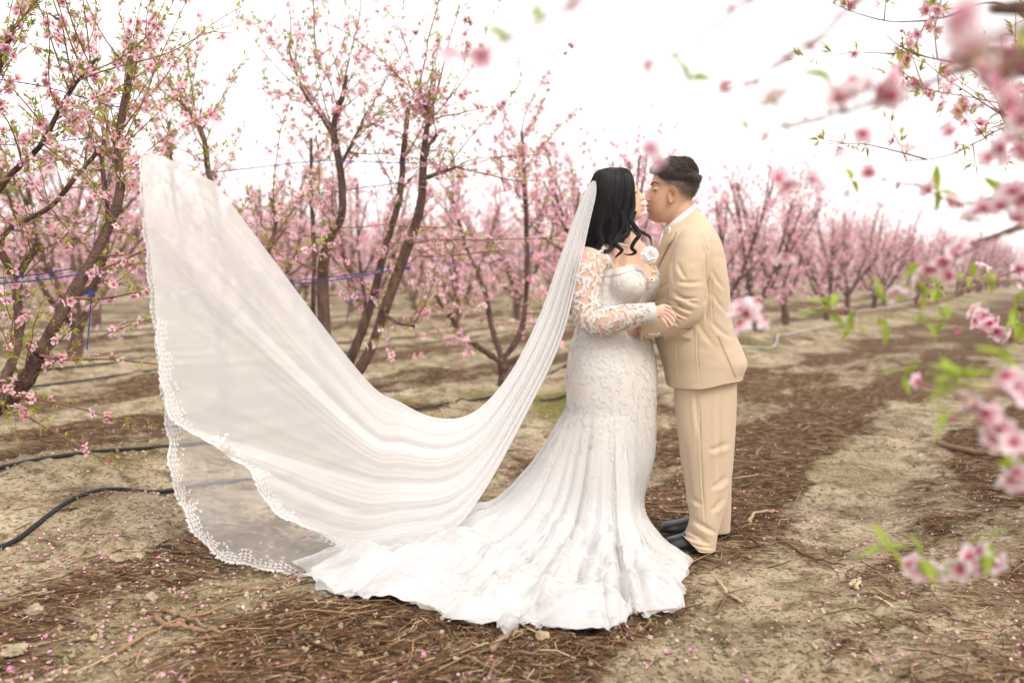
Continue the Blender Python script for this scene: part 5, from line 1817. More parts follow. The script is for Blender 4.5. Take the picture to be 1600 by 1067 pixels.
# ---- lace on the gown
r = np.random.RandomState(31)
ii, jj = [], []
for (i0, i1, n_) in ((1, 22, 190), (22, 32, 50), (30, 62, 190), (60, len(U) + 30, 90), (len(U) + 30, len(U) + 75, 60), (len(U) + 70, len(GA) - 3, 420)):
    ii += list(r.randint(i0, i1, n_)); jj += list(r.randint(0, MT, n_))
ii, jj = np.array(ii), np.array(jj)
front_ok = (GA[ii, jj, 1] < BY0 + 0.05) | (ii > len(U) + 40)
ii, jj = ii[front_ok], jj[front_ok]
tg2 = np.gradient(GA, axis=0)[ii, jj]
size = np.where(ii < 30, 0.016, np.where(ii < len(U) + 40, 0.021, 0.030))
lb = Buf()
for s_, m_ in ((0.0115, ii < 30), (0.0155, (ii >= 30) & (ii < len(U) + 40)), (0.024, ii >= len(U) + 40)):
    if m_.any():
        for V_, T_ in sprays_on(GA, nG, list(zip(ii[m_], jj[m_])), s_, 41, 7, lift=0.0014):
            lb.add(V_, T_)
link('lace_applique', lb.mesh('lace_applique', [M_LACE]), gown, kind='stuff')
# scalloped neckline band
nbf = Buf()
for row_, s_ in ((0, 0.012), (1, 0.010)):
    p_ = GA[row_, ::5]; n_ = nG[row_ + 1, ::5]
    a_ = frames(n_, r.rand(len(p_)) * 6.28)
    V_, T_, C_ = stamp(*MOTIF[0], p_ + n_ * 0.004, a_, np.full(len(p_), s_)); nbf.add(V_, T_)
link('neckline_lace', nbf.mesh('neckline_lace', [M_LACE]), gown)

# tulle overskirt: spreads a hand further than the satin with a wavy free edge
OV = GA[len(U) - 24:].copy()
no = nG[len(U) - 24:]
kq = np.linspace(0, 1, len(OV))
wave = 0.5 + 0.5 * np.sin(2 * math.pi * (26 * arc + 0.5 * vnoise(arc * 11, np.full(MT, 3.3), 2)))
for q in range(len(OV)):
    k = kq[q]
    f = sstep(0.05, 0.4, k)
    OV[q] += no[q] * (0.006 * sstep(0, 0.25, k) + 0.022 * f * flat_rt[:, None] * (0.3 + 0.7 * wave[:, None])) * np.array((0.5, 0.5, 1))
    OV[q, :, :2] += ud * ((0.055 * wave + 0.02) * (1 - 0.75 * rt) * k ** 6)[:, None]
    b_ = flat_rt * sstep(0.3, 0.8, k) * 0.022 * np.abs(fbm(OV[q, :, 0] * 9 + 3, OV[q, :, 1] * 13, 3, 19))
    OV[q, :, 2] = np.maximum(OV[q, :, 2] + b_ * (1 - 0.6 * k ** 8), gh(OV[q, :, 0], OV[q, :, 1]) + 0.004)
M_TULLE = tulle('bridal_tulle', (0.72, 0.708, 0.695), transl=0.4)
dens = 0.32 * sstep(0.0, 0.55, kq)[:, None] + 0 * arc[None]
dens = dens * (1 + 0.14 * np.sin(2 * math.pi * (40 * arc + vnoise(arc * 20, np.full(MT, 1.0), 5))))[None]
link('overskirt', mk_mesh('overskirt', OV.reshape(-1, 3), None, grid_quads(len(OV), MT, True), [M_TULLE], attrs={'dens': np.clip(dens, 0.0, 0.6).ravel()}), gown)

# ---- sheer sleeves, lace leaves, scalloped cuff
M_SLEEVE = tulle('sleeve_net', (0.80, 0.76, 0.73), const=0.16, transl=0.3)


def sleeve(rows, name_seed, n=70, m=40, extra=0.005):
    c = crom(np.array([list(P(a_, b_, BY0 + d)) + [r_ + extra] for a_, b_, d, r_ in rows]), n)
    V_, T_, Q_ = tube(c[:, :3], c[:, 3], m, False)
    Gs = V_.reshape(n, m, 3)
    ns = Gs - c[:, None, :3]; ns /= np.linalg.norm(ns, axis=2)[:, :, None]
    # small gathers at the bend of the elbow
    u = np.linspace(0, 1, n)
    Gs = Gs + ns * (0.0022 * np.sin(u * 120) * np.exp(-((u - 0.5) / 0.12) ** 2))[:, None, None]
    return Gs, ns, Q_


for rows_, sd in ((BA_N[:-1] + [(1020, 487.5, -0.250, 0.029)], 51), (BA_F, 53)):
    Gs, ns, Q_ = sleeve(rows_, sd)
    sl = link('sleeve', mk_mesh('sleeve', Gs.reshape(-1, 3), None, Q_, [M_SLEEVE]), gown)
    r = np.random.RandomState(sd)
    n_ = 460
    i_ = np.concatenate([r.randint(0, 16, 30), r.randint(8, 62, n_ - 62), r.randint(60, 69, 32)]); j_ = r.randint(0, 40, len(i_))
    lb = Buf()
    tg3 = np.gradient(Gs, axis=0)
    for V_, T_ in sprays_on(Gs, ns, list(zip(i_, j_)), 0.0095, sd, 6, 0.6):
        lb.add(V_, T_)
    # cuff scallops
    for row_ in (66, 68, 69):
        p_ = Gs[row_, ::2]; q_ = ns[row_, ::2]
        V_, T_, C_ = stamp(*MOTIF[0], p_ + q_ * 0.003 + (tg3[row_, ::2] * 1.2 if row_ == 69 else 0), frames(q_, r.rand(len(p_)) * 6.28), np.full(len(p_), 0.0095)); lb.add(V_, T_)
    link('sleeve_lace', lb.mesh('sleeve_lace', [M_LACE]), sl, kind='stuff')
# illusion yoke between neckline and shoulders: straps of lace
yk = Buf()
strap_px = [((941, 382), (944, 394), (950, 406), (958, 416)), ((1012, 374), (1014, 383), (1016, 392), (1017, 402))]


def on_body(px_, py_, lift=0.004):
    d = (bpx[:, 0] - px_) ** 2 + (bpx[:, 1] - py_) ** 2
    k = np.argsort(d)[:30]; k = k[np.argmin(VB[k, 1])]
    global last_n
    last_n = NB[k]
    return P(px_, py_, VB[k, 1]) + NB[k] * lift


bpx = to_px(VB)
for sp in strap_px:
    c_ = crom([on_body(a_, b_, 0.005) for a_, b_ in sp], 26)
    wv = np.array((0.007, 0, 0.004)) if sp[0][0] < 1000 else np.array((0.006, 0, 0.003))
    t_ = np.gradient(c_, axis=0); n_ = np.tile(nrm(np.array((-0.35, -1, 0.35))), (26, 1))
    yk.add(np.stack([c_ - wv, c_ + np.array((0, -0.003, 0)), c_ + wv], 1).reshape(-1, 3), None, grid_quads(26, 3))
    V_, T_, C_ = stamp(*MOTIF[0], c_[::3] + n_[::3] * 0.001, frames(n_[::3], np.arange(9) * 1.0), np.full(9, 0.007)); yk.add(V_, T_)
r = np.random.RandomState(77)
pts_, nn_ = [], []
for _ in range(16):
    a_ = r.uniform(926, 956); b_ = r.uniform(388, 424)
    pts_.append(on_body(a_, b_, 0.0075)); nn_.append(last_n)
for V_, T_ in sprays(np.array(pts_), np.array(nn_), np.tile(np.array((0.3, 0, 1.0)), (16, 1)), 0.008, 78, 3):
    yk.add(V_, T_)
link('shoulder_lace', yk.mesh('shoulder_lace', [M_LACE]), gown, kind='stuff')

# ---- long black hair
r = np.random.RandomState(12)
hair = Buf()


def hair_ring(py):
    """centre px and half axes (m) of the hair mass at a photo row"""
    rows_ = np.array([(262, 961, 0.030, 0.020), (265, 961, 0.058, 0.048), (271, 961, 0.078, 0.067), (282, 961, 0.092, 0.080), (296, 960.5, 0.098, 0.088), (312, 959, 0.098, 0.092), (330, 956, 0.096, 0.095), (350, 951, 0.094, 0.097), (370, 946, 0.092, 0.098), (388, 941, 0.085, 0.098), (420, 932, 0.075, 0.085), (460, 915, 0.055, 0.06), (500, 905, 0.03, 0.03)])
    return [np.interp(py, rows_[:, 0], rows_[:, k]) for k in (1, 2, 3)]


def hair_path(az, y_end, wave_ph, amp, lift, n=26, front=0.0):
    ys = np.concatenate([np.linspace(263, 272, 5), np.linspace(275, y_end, n - 5)])
    out = []
    for k, y in enumerate(ys):
        cx, ax, ay = hair_ring(y)
        t = max(0, (y - 300) / 90)
        ph = wave_ph + y * 0.085
        w_ = amp * t * math.sin(ph)
        a_ = az + 0.10 * t * math.cos(ph * 0.8) + front * max(0, (y - 318) / 70)
        c_ = P(cx, y, BY0 - 0.004)
        rad = 1 + lift
        out.append(c_ + np.array((math.cos(a_) * (ax * rad + w_), math.sin(a_) * (ay * rad + w_), 0)))
    return crom(out, n)


# solid under-layer so no scalp shows
az0, az1 = math.radians(43), math.radians(317)
na, ny = 60, 44
SHL = np.zeros((ny, na, 3))
for i, y in enumerate(np.concatenate([np.linspace(263.5, 272, 8), np.linspace(274, 384, ny - 8)])):
    cx, ax, ay = hair_ring(y)
    for j, a_ in enumerate(np.linspace(az0, az1, na)):
        c_ = P(cx, y, BY0 - 0.004)
        k = 0.955 + 0.03 * math.sin(j * 1.7 + y * 0.05) + 0.02 * math.sin(j * 3.1 + y * 0.09)
        SHL[i, j] = c_ + np.array((math.cos(a_) * ax * k, math.sin(a_) * ay * k, 0))
hair.add(SHL.reshape(-1, 3), None, grid_quads(ny, na))
ctop = P(961, 263, BY0 - 0.004)
hair.add(np.vstack([SHL[0], ctop[None]]), [(k, k + 1, na) for k in range(na - 1)])
paths = []
for _ in range(1700):
    az = r.uniform(az0 - 0.05, az1 + 0.05)
    paths.append(hair_path(az, r.uniform(372, 396), r.choice(24) * 0.27 + 0.3 * r.randn(), 0.014, 0.0 + 0.05 * r.rand()))
bb = strands(paths, 0.0012, 3)
hair.add(np.vstack(bb.V), None, np.vstack(bb.Q))


fly = []
for _ in range(170):
    fly.append(hair_path(r.uniform(az0, az1), r.uniform(360, 402), r.rand() * 6.28, 0.022, 0.04 + 0.09 * r.rand() ** 2))
bb = strands(fly, 0.0006, 3)
hair.add(np.vstack(bb.V), None, np.vstack(bb.Q))


def lock(pxs, Ys, rad0, nstr, seed, tw=2.5):
    rr_ = np.random.RandomState(seed)
    c_ = crom([P(a_, b_, y_) for (a_, b_), y_ in zip(pxs, Ys)], 40)
    t_ = np.gradient(c_, axis=0); t_ /= np.linalg.norm(t_, axis=1)[:, None]
    u_ = np.cross(t_, (0.1, 1, 0.2)); u_ /= np.linalg.norm(u_, axis=1)[:, None]; v_ = np.cross(t_, u_)
    out = []
    w = np.interp(np.linspace(0, 1, 40), (0, 0.3, 0.8, 1), (0.7, 1, 0.6, 0.12))
    for _ in range(nstr):
        a0, q = rr_.rand() * 6.28, math.sqrt(rr_.rand())
        a_ = a0 + np.linspace(0, tw, 40)
        out.append(c_ + (u_ * np.cos(a_)[:, None] + v_ * np.sin(a_)[:, None]) * (rad0 * q * w)[:, None])
    b2_ = strands(out, 0.0011, 3)
    hair.add(np.vstack(b2_.V), None, np.vstack(b2_.Q))


lock([(990, 300), (990, 325), (985, 342), (991, 353), (999, 366), (991, 378), (987, 388), (993, 394), (985, 398), (974, 397)], [4.145, 4.13, 4.115, 4.09, 4.06, 4.055, 4.055, 4.055, 4.06, 4.07], 0.010, 70, 1)
lock([(980, 310), (976, 338), (981, 352), (980, 366), (968, 374), (961, 381), (969, 388), (972, 392), (964, 400), (961, 403)], [4.12, 4.11, 4.105, 4.09, 4.08, 4.07, 4.06, 4.055, 4.055, 4.055], 0.011, 70, 2)
lock([(972, 330), (975, 352), (968, 368), (960, 380), (950, 392), (936, 391), (922, 392), (912, 401)], [4.11, 4.10, 4.095, 4.08, 4.065, 4.055, 4.05, 4.05], 0.011, 70, 3)
lock([(993, 330), (988, 345), (994, 357), (1000, 362), (1008, 366), (1016, 372), (1018, 384)], [4.17, 4.16, 4.13, 4.12, 4.12, 4.12, 4.12], 0.009, 30, 4)
lock([(986, 330), (985, 348), (990, 360), (997, 366), (1003, 360)], [4.14, 4.12, 4.11, 4.10, 4.10], 0.012, 30, 5)
lock([(930, 390), (915, 420), (903, 450), (895, 475), (897, 500)], [4.27, 4.27, 4.25, 4.24, 4.24], 0.016, 40, 6)
lock([(926, 385), (912, 425), (900, 455), (893, 478), (891, 492)], [4.28, 4.28, 4.26, 4.25, 4.25], 0.014, 30, 7)
lock([(940, 340), (935, 365), (940, 378), (930, 388), (920, 389)], [4.11, 4.10, 4.09, 4.085, 4.09], 0.016, 50, 8)
lock([(955, 340), (960, 360), (952, 375), (957, 385), (948, 392)], [4.10, 4.10, 4.09, 4.08, 4.075], 0.016, 50, 9)
link('hair', hair.mesh('hair', [M_HAIR_B]), bride)

# ================================================================== the veil
ST = {  # stations: upper edge px, lower edge px, depth upper, depth lower
    'A': [((926, 282.5), (931, 283.5), 4.20, 4.17), ((915, 297), (932, 302), 4.19, 4.13), ((897, 340), (921, 350), 4.18, 4.10), ((874, 405), (905, 422), 4.16, 4.06), ((840, 500), (876, 535), 4.14, 4.03), ((792, 590), (822, 648), 4.12, 3.99), ((738, 645), (758, 765), 4.10, 3.95), ((682, 653), (706, 828), 4.10, 3.93), ((625, 627), (625, 852), 4.10, 3.92), ((560, 578), (545, 874), 4.10, 3.92)],
}
VV = np.array((0, 0.13, 0.24, 0.36, 0.5, 0.62, 0.73, 0.84, 0.93, 1.0))
HEM_A = [(335, 284, 4.16), (228, 240, 4.16), (224, 330, 4.13), (233, 440, 4.10), (248, 560, 4.06), (262, 680, 4.02), (280, 785, 3.99), (338, 866, 3.96), (410, 887, 3.95), (483, 903, 3.95)]
HEM_B = [(335, 284, 4.14), (230, 243, 4.13), (228, 335, 4.10), (240, 450, 4.07), (262, 640, 4.02), (330, 692, 3.97), (392, 738, 3.94), (425, 795, 3.92), (500, 832, 3.91), (590, 850, 3.90)]


def veil_sheet(hem_, off, nv=230, nu=190, seed=1, skip=0):
    v = np.linspace(0, 1, nv)
    hemc = crom(hem_, 300)
    hv = np.interp(np.linspace(0, 9, 300), np.arange(10), VV)
    H = np.stack([np.interp(v, hv, hemc[:, k]) for k in range(3)], -1)
    stations = []
    for (a_, b_, y0, y1) in ST['A'][:len(ST['A']) - skip]:
        mid = v ** 0.92
        stations.append(np.stack([a_[0] + (b_[0] - a_[0]) * mid, a_[1] + (b_[1] - a_[1]) * mid, y0 + (y1 - y0) * v], -1))
    stations.append(H)
    S = np.array(stations)                    # (ns, nv, 3) in px, px, depth
    out = np.zeros((nu, nv, 3))
    for j in range(nv):
        dn_ = crom(S[:, j], 500)
        al = np.concatenate([[0], np.cumsum(np.linalg.norm(np.diff(dn_ * np.array((1, 1, 300.0)), axis=0), axis=1))])
        tq = (1 - (1 - np.linspace(0, 1, nu)) ** 1.35) * al[-1]
        out[:, j] = np.stack([np.interp(tq, al, dn_[:, k]) for k in range(3)], -1)
    W = np.zeros((nu, nv, 3))
    a_ = (out[..., 0] - CX) / FPX; b_ = (CY - out[..., 1]) / FPX
    k_ = (out[..., 2] + off) / (CP + b_ * SP)
    W[..., 0] = a_ * k_; W[..., 1] = out[..., 2] + off; W[..., 2] = CAM_H + (-SP + b_ * CP) * k_
    u = np.linspace(0, 1, nu)
    width = np.linalg.norm(np.gradient(W, axis=1), axis=2).sum(1)
    r_ = np.random.RandomState(seed)
    f = 0
    env_w = np.clip(width / 0.5, 0.04, 1.0) ** 1.25
    for (fr, am, spd) in ((5, 0.017, 0.8), (9, 0.0075, 1.2), (17, 0.004, 1.7)):
        ph = r_.rand() * 6.28
        wob = 1.1 * fbm(np.repeat(u[:, None] * spd, nv, 1), np.repeat(v[None] * 3.5, nu, 0), 2, seed + int(fr))
        s_ = np.sin(2 * math.pi * (fr * v[None] + wob) + ph)
        shp = np.sign(s_) * np.abs(s_) ** 0.8 if fr < 12 else 1 - 2 * np.abs(s_) ** 0.6
        decay = (1 - 0.75 * sstep(0.62, 1.0, u)) if fr > 8 else (1 - 0.35 * sstep(0.7, 1.0, u))
        loc = 0.25 + 0.75 * sstep(-0.25, 0.2, fbm(np.repeat(u[:, None] * 1.2, nv, 1), np.repeat(v[None] * 7, nu, 0), 2, seed + 50 + int(fr)))
        f = f + am * shp * loc * (decay * env_w)[:, None]
    W[..., 1] += f
    # gathered net is denser: coverage follows how much cloth shares the width
    return W, width, u, v


def veil_mesh(name, W, dens, parent):
    nu, nv, _ = W.shape
    return link(name, mk_mesh(name, W.reshape(-1, 3), None, grid_quads(nu, nv), [M_VEIL], attrs={'dens': dens.ravel()}), parent)


M_VEIL = tulle('veil_net', (0.90, 0.89, 0.885), transl=0.6)
WA, wA, uA, vA = veil_sheet(HEM_A, 0.0, seed=3)
WB, wB, uB, vB = veil_sheet(HEM_B, -0.05, seed=9)
streak = lambda n, m_, sd: 1 + 0.16 * fbm(np.repeat(np.linspace(0, 1.2, n)[:, None], m_, 1), np.repeat(np.linspace(0, 60, m_)[None], n, 0), 3, sd)
dA = np.clip(1 - (1 - 0.34) ** np.clip(1.5 / np.maximum(wA, 0.05), 1, 9), 0, 0.93)[:, None] * streak(190, 230, 5)
dB = np.clip(1 - (1 - 0.62) ** np.clip(1.5 / np.maximum(wB, 0.05), 1, 9), 0, 0.93)[:, None] * streak(190, 230, 6)
for W_, d_ in ((WA, dA), (WB, dB)):
    for it in range(4):
        W_[:-6, 1:-1] = 0.5 * W_[:-6, 1:-1] + 0.25 * (W_[:-6, :-2] + W_[:-6, 2:])
        W_[1:-6] = 0.5 * W_[1:-6] + 0.25 * (W_[:-7] + W_[2:-5])
for W_, d_, v_, lo_, a_ in ((WA, dA, vA, 0.08, 0.55), (WB, dB, vB, 0.39, 0.75)):
    eu = (1 - sstep(0.020, 0.032, np.linalg.norm(W_ - W_[-1:], axis=2))) * sstep(lo_ - 0.03, lo_ + 0.03, v_)[None]
    d_ += (a_ - d_) * eu
veil = veil_mesh('veil', WA, np.clip(dA, 0.1, 0.95), bride)
tier = veil_mesh('veil_tier', WB, np.clip(dB, 0.1, 0.95), veil)


def lace_edge(W, v0, v1, seed, name, parent, size=0.0165):
    """scalloped lace sewn along the hem (last row of the sheet)"""
    r_ = np.random.RandomState(seed)
    edge = W[-1]; inn = W[-12]
    nv = len(edge)
    seg_ = np.linalg.norm(np.diff(edge, axis=0), axis=1); cu = np.concatenate([[0], np.cumsum(seg_)])
    t0, t1 = np.interp(v0 * (nv - 1), np.arange(nv), cu), np.interp(v1 * (nv - 1), np.arange(nv), cu)
    st_ = np.arange(t0, t1, 0.021)
    e = np.stack([np.interp(st_, cu, edge[:, k]) for k in range(3)], -1)
    q = np.stack([np.interp(st_, cu, inn[:, k]) for k in range(3)], -1)
    t_ = np.gradient(e, axis=0); t_ /= np.linalg.norm(t_, axis=1)[:, None]
    i_ = q - e; i_ -= t_ * (i_ * t_).sum(1)[:, None]; i_ /= np.linalg.norm(i_, axis=1)[:, None]
    n_ = np.cross(t_, i_); n_ *= np.sign(-n_[:, 1:2] + 1e-9)
    lb_ = Buf()
    k = len(e)
    big = np.clip(1 + 0.5 * np.sin(np.arange(k) * 0.9) + 0.2 * r_.randn(k), 0.3, 2)
    # outer scallops
    e = e + i_ * (0.014 * (1 - np.abs(np.sin(np.arange(k) * 0.42 + 0.3 * np.sin(np.arange(k) * 0.11)))))[:, None]
    V_, T_, C_ = stamp(*MOTIF[0], e - i_ * 0.004 + n_ * 0.002, frames(n_, r_.rand(k) * 6.28), size * (0.30 + 0.28 * r_.rand(k))); lb_.add(V_, T_)
    for sg in (-1, 1):
        d_ = t_ * sg * 0.85 - i_ * 0.5 + 0.25 * r_.randn(k, 3); d_ -= n_ * (d_ * n_).sum(1)[:, None]; d_ /= np.linalg.norm(d_, axis=1)[:, None]
        V_, T_, C_ = stamp(*MOTIF[1], e + n_ * 0.002, np.stack([d_, np.cross(n_, d_), n_], 2), size * (0.7 + 0.5 * r_.rand(k))); lb_.add(V_, T_)
    # vine of leaves a little inwards, and stray tips reaching further in
    for dist, sz, pr in ((0.013, 0.62, 1.0), (0.026, 0.66, 0.9), (0.040, 0.55, 0.55), (0.058, 0.45, 0.25)):
        m_ = r_.rand(k) < pr
        an = r_.rand(k) * 2.4 - 1.2
        d_ = i_ * np.cos(an)[:, None] + t_ * np.sin(an)[:, None]
        R_ = np.stack([d_, np.cross(n_, d_), n_], 2)
        p_ = e + i_ * dist * (0.7 + 0.5 * big[:, None] * 0.6) + n_ * 0.003 - d_ * size * 0.4
        V_, T_, C_ = stamp(*MOTIF[1], p_[m_], R_[m_], size * sz * (0.8 + 0.6 * r_.rand(m_.sum()))); lb_.add(V_, T_)
        V_, T_, C_ = stamp(*MOTIF[0], (e + i_ * dist * 0.9 + t_ * 0.008 + n_ * 0.003)[m_], frames(n_[m_], r_.rand(m_.sum()) * 6.28), np.full(m_.sum(), size * 0.36)); lb_.add(V_, T_)
    link(name, lb_.mesh(name, [M_LACE]), parent)


lace_edge(WA, 0.10, 1.0, 61, 'lace_edging', veil)
lace_edge(WB, 0.40, 1.0, 62, 'lace_edging', tier)

# ================================================================== the tree overhanging the camera side
fg_b = RN * 0.95 + RD * 2.2
fg_b = np.array((fg_b[0], fg_b[1], float(gh(fg_b[0], fg_b[1]))))
fg = thing('peach_tree', fg_b, 'close peach tree at the right edge, its blurred blossom sprays hanging into view', 'tree')
FT = Buf()
M_FG_LEAF = mat('fresh_leaf', (0.36, 0.46, 0.05), 0.45, transl=0.4, noise=(30, 0.25, (1, 1, 1)))


def leaf_mesh():
    n, V = 9, []
    for i in range(n):
        t = i / (n - 1); w_ = 0.15 * math.sin(math.pi * t ** 0.8) ** 0.9
        z = -0.25 * t * t + 0.05 * math.sin(t * 5)
        V += [(t, -w_, z + 0.35 * w_), (t, 0, z), (t, w_, z + 0.35 * w_)]
    return mk_mesh('leaf', V, None, grid_quads(n, 3), [M_FG_LEAF])


LEAFM = leaf_mesh()
rf = np.random.RandomState(19)


def fg_limb(pts, r0, r1):
    c = crom(pts, 36)
    V, T, Q = limb_mesh(c, r0, r1, 10, int(rf.randint(99)))
    link('limb', mk_mesh('limb', local(V, fg), T, Q, [M_BARK]), fg)


def fg_flower(px_, py_, Y, sc=0.024, face_cam=0.4):
    p = P(px_, py_, Y)
    n = nrm(np.array((0, -1, 0.15)) * face_cam + rf.randn(3) * 0.75)
    o = link('blossom', FLOWER_BIG[rf.randint(3)], fg)
    R = frames(n[None], np.array([rf.rand() * 6.28]))[0]
    s = sc * 1.12 * (0.88 + 0.24 * rf.rand())
    o.matrix_local = Matrix.Translation(Vector(p - n * s * 0.25) - Vector(fg_b)) @ Matrix(R.tolist()).to_4x4() @ Matrix.Scale(s, 4)


def fg_leaf(px_, py_, Y, L=0.05, d=None):
    p = P(px_, py_, Y)
    for k in range(rf.randint(1, 3) if py_ < 300 else rf.randint(3, 6)):
        dd = nrm((np.array(d, float) if d is not None else np.array((-0.3, 0, 0.5))) + rf.randn(3) * 0.7)
        y = nrm(np.cross((0.1 * rf.randn(), 0.4 * rf.randn(), 1), dd)); R = np.stack([dd, y, np.cross(dd, y)], 1)
        o = link('leaf', LEAFM, fg)
        o.matrix_local = Matrix.Translation(Vector(p) - Vector(fg_b)) @ Matrix(R.tolist()).to_4x4() @ Matrix.Scale(L * (0.7 + 0.5 * rf.rand()), 4)


def fg_twig(pl, Y, r0, r1, flowers=(), leaves=(), buds=0, sc=0.024, Y1=None):
    n = len(pl)
    ys = np.linspace(Y1 or Y, Y, n)
    c = crom([P(a_, b_, y_) for (a_, b_), y_ in zip(pl, ys)], 8 * n)
    c = c + 0.0015 * rf.randn(*c.shape)
    V, T, Q = tube(c, np.linspace(r0 * 1.2, r1 * 1.15, len(c)), 6, False)
    FT.add(local(V, fg), None, Q)
    pp = to_px(c)
    for (a_, b_) in flowers:
        k = ((pp[:, 0] - a_) ** 2 + (pp[:, 1] - b_) ** 2).argmin()
        fg_flower(a_, b_, c[k, 1], sc)
        if np.hypot(*(pp[k] - (a_, b_))) > 14:      # pedicel
            V, T, Q = tube([c[k], P(a_, b_, c[k, 1])], 0.0011, 5, False); FT.add(local(V, fg), None, Q)
    for (a_, b_) in leaves:
        k = ((pp[:, 0] - a_) ** 2 + (pp[:, 1] - b_) ** 2).argmin()
        fg_leaf(a_, b_, c[k, 1])
        if np.hypot(*(pp[k] - (a_, b_))) > 14:
            V, T, Q = tube([c[k], P(a_, b_, c[k, 1])], 0.001, 5, False); FT.add(local(V, fg), None, Q)
    for _ in range(buds):
        k = rf.randint(len(c)); n_ = nrm(rf.randn(3))
        R = frames(n_[None], np.array([0.0]))
        V, T, C = stamp(BUD[0], BUD[1], BUD[2], (c[k] + n_ * 0.006)[None], R, np.array([0.008 + 0.006 * rf.rand()]))
        FT.add(local(V, fg), T, col=C, m=1)


w_trunk = crom([fg_b - (0, 0, .12), fg_b + (0.01, 0, 0.2), fg_b + (-0.02, 0.02, 0.48)], 12)
V, T, Q = limb_mesh(w_trunk, 0.095, 0.08, 12, 5)
link('trunk', mk_mesh('trunk', local(V, fg), T, Q, [M_BARK]), fg)
tp = w_trunk[-1]
fg_limb([tp, P(1900, 420, 1.5), P(1760, 190, 1.5), P(1640, 108, 1.48), P(1560, 99, 1.45), P(1492, 91, 1.42)], 0.045, 0.011)
fg_limb([tp, P(1950, 300, 1.6), P(1800, 60, 1.6), P(1660, 15, 1.55), P(1552, 14, 1.5)], 0.04, 0.009)
fg_limb([tp, P(1880, 560, 1.8), P(1760, 400, 2.1), P(1660, 330, 2.2), P(1600, 352, 2.2), P(1515, 382, 2.15)], 0.022, 0.0028)
fg_limb([tp, P(1900, 700, 1.6), P(1780, 680, 1.6), P(1690, 650, 1.55), P(1620, 628, 1.5)], 0.03, 0.006)
fg_limb([tp, P(1900, 760, 1.6), P(1780, 790, 1.65), P(1690, 800, 1.7), P(1640, 830, 1.7)], 0.025, 0.005)
fg_limb([tp, P(1850, 620, 2.0), P(1740, 500, 2.3), P(1650, 470, 2.4), P(1590, 482, 2.4)], 0.025, 0.005)
fg_limb([tp, P(2000, 200, 1.5), P(1850, -120, 1.3), P(1640, -170, 1.15), P(1500, -150, 1.1)], 0.04, 0.012)

fg_twig([(1600, 92), (1500, 112), (1440, 132), (1385, 152), (1330, 172), (1290, 182), (1222, 205)], 1.4, 0.0035, 0.0016, [(1400, 118), (1378, 142), (1352, 132), (1312, 150), (1332, 128), (1208, 152), (1392, 150)], [(1216, 165), (1300, 128)], 6)
fg_twig([(1640, 30), (1570, 50), (1500, 62)], 0.7, 0.004, 0.002, [(1502, 30), (1515, 74)], [(1440, -8)], 3, 0.018)
fg_twig([(1620, 96), (1560, 110), (1500, 105), (1462, 92)], 1.1, 0.003, 0.002, [(1540, 112)], [], 3, 0.015)
fg_twig([(1640, 150), (1590, 165), (1560, 150), (1530, 125)], 1.1, 0.003, 0.0015, [(1582, 160), (1600, 190), (1555, 128)], [(1595, 80), (1570, 75)], 3)
# high spray whose drooping tips cross the sky
fg_twig([(1500, -150), (1250, -120), (1000, -60), (900, 0), (800, 60), (700, 92)], 1.15, 0.003, 0.0013, [(704, 84), (752, 88), (898, 4)], [(800, 68), (842, 36)], 2, 0.016, 1.1)
fg_twig([(1500, -150), (1350, -90), (1180, -10), (1080, 70), (1005, 100)], 1.5, 0.003, 0.0013, [(1012, 104), (1175, -4)], [(1076, 130)], 1, 0.015, 1.1)
fg_twig([(1500, -150), (1420, -70), (1330, 10), (1250, 80), (1190, 120), (1130, 145)], 1.7, 0.003, 0.0013, [(1226, 91), (1132, 134)], [(1263, 64)], 5, 0.014, 1.1)
fg_twig([(1400, 150), (1330, 195), (1318, 215), (1308, 240)], 1.8, 0.0015, 0.0007, [(1350, 210), (1310, 240)], [], 1, 0.018)
fg_twig([(1290, 182), (1230, 195), (1180, 208), (1165, 202)], 1.8, 0.0014, 0.0007, [(1196, 212)], [(1166, 205)], 1, 0.016)
fg_twig([(1600, 130), (1500, 180), (1440, 215), (1405, 213)], 2.0, 0.0018, 0.0008, [(1420, 232), (1482, 205)], [(1408, 212)], 2, 0.02)
fg_twig([(1300, 60), (1160, 120), (1060, 190), (1022, 240)], 1.35, 0.0018, 0.0008, [(1017, 230), (1028, 256)], [], 0, 0.014)
fg_twig([(1700, 160), (1640, 190), (1590, 215), (1545, 240)], 1.7, 0.003, 0.001, [(1592, 178), (1608, 204), (1578, 214), (1560, 232), (1596, 236), (1572, 250), (1540, 246), (1612, 262)], [(1585, 228)], 3, 0.02)
fg_twig([(1700, 300), (1640, 292), (1580, 318), (1520, 330)], 1.6, 0.003, 0.001, [(1580, 296), (1600, 312), (1562, 318), (1540, 322), (1590, 340), (1518, 338)], [], 3, 0.021)
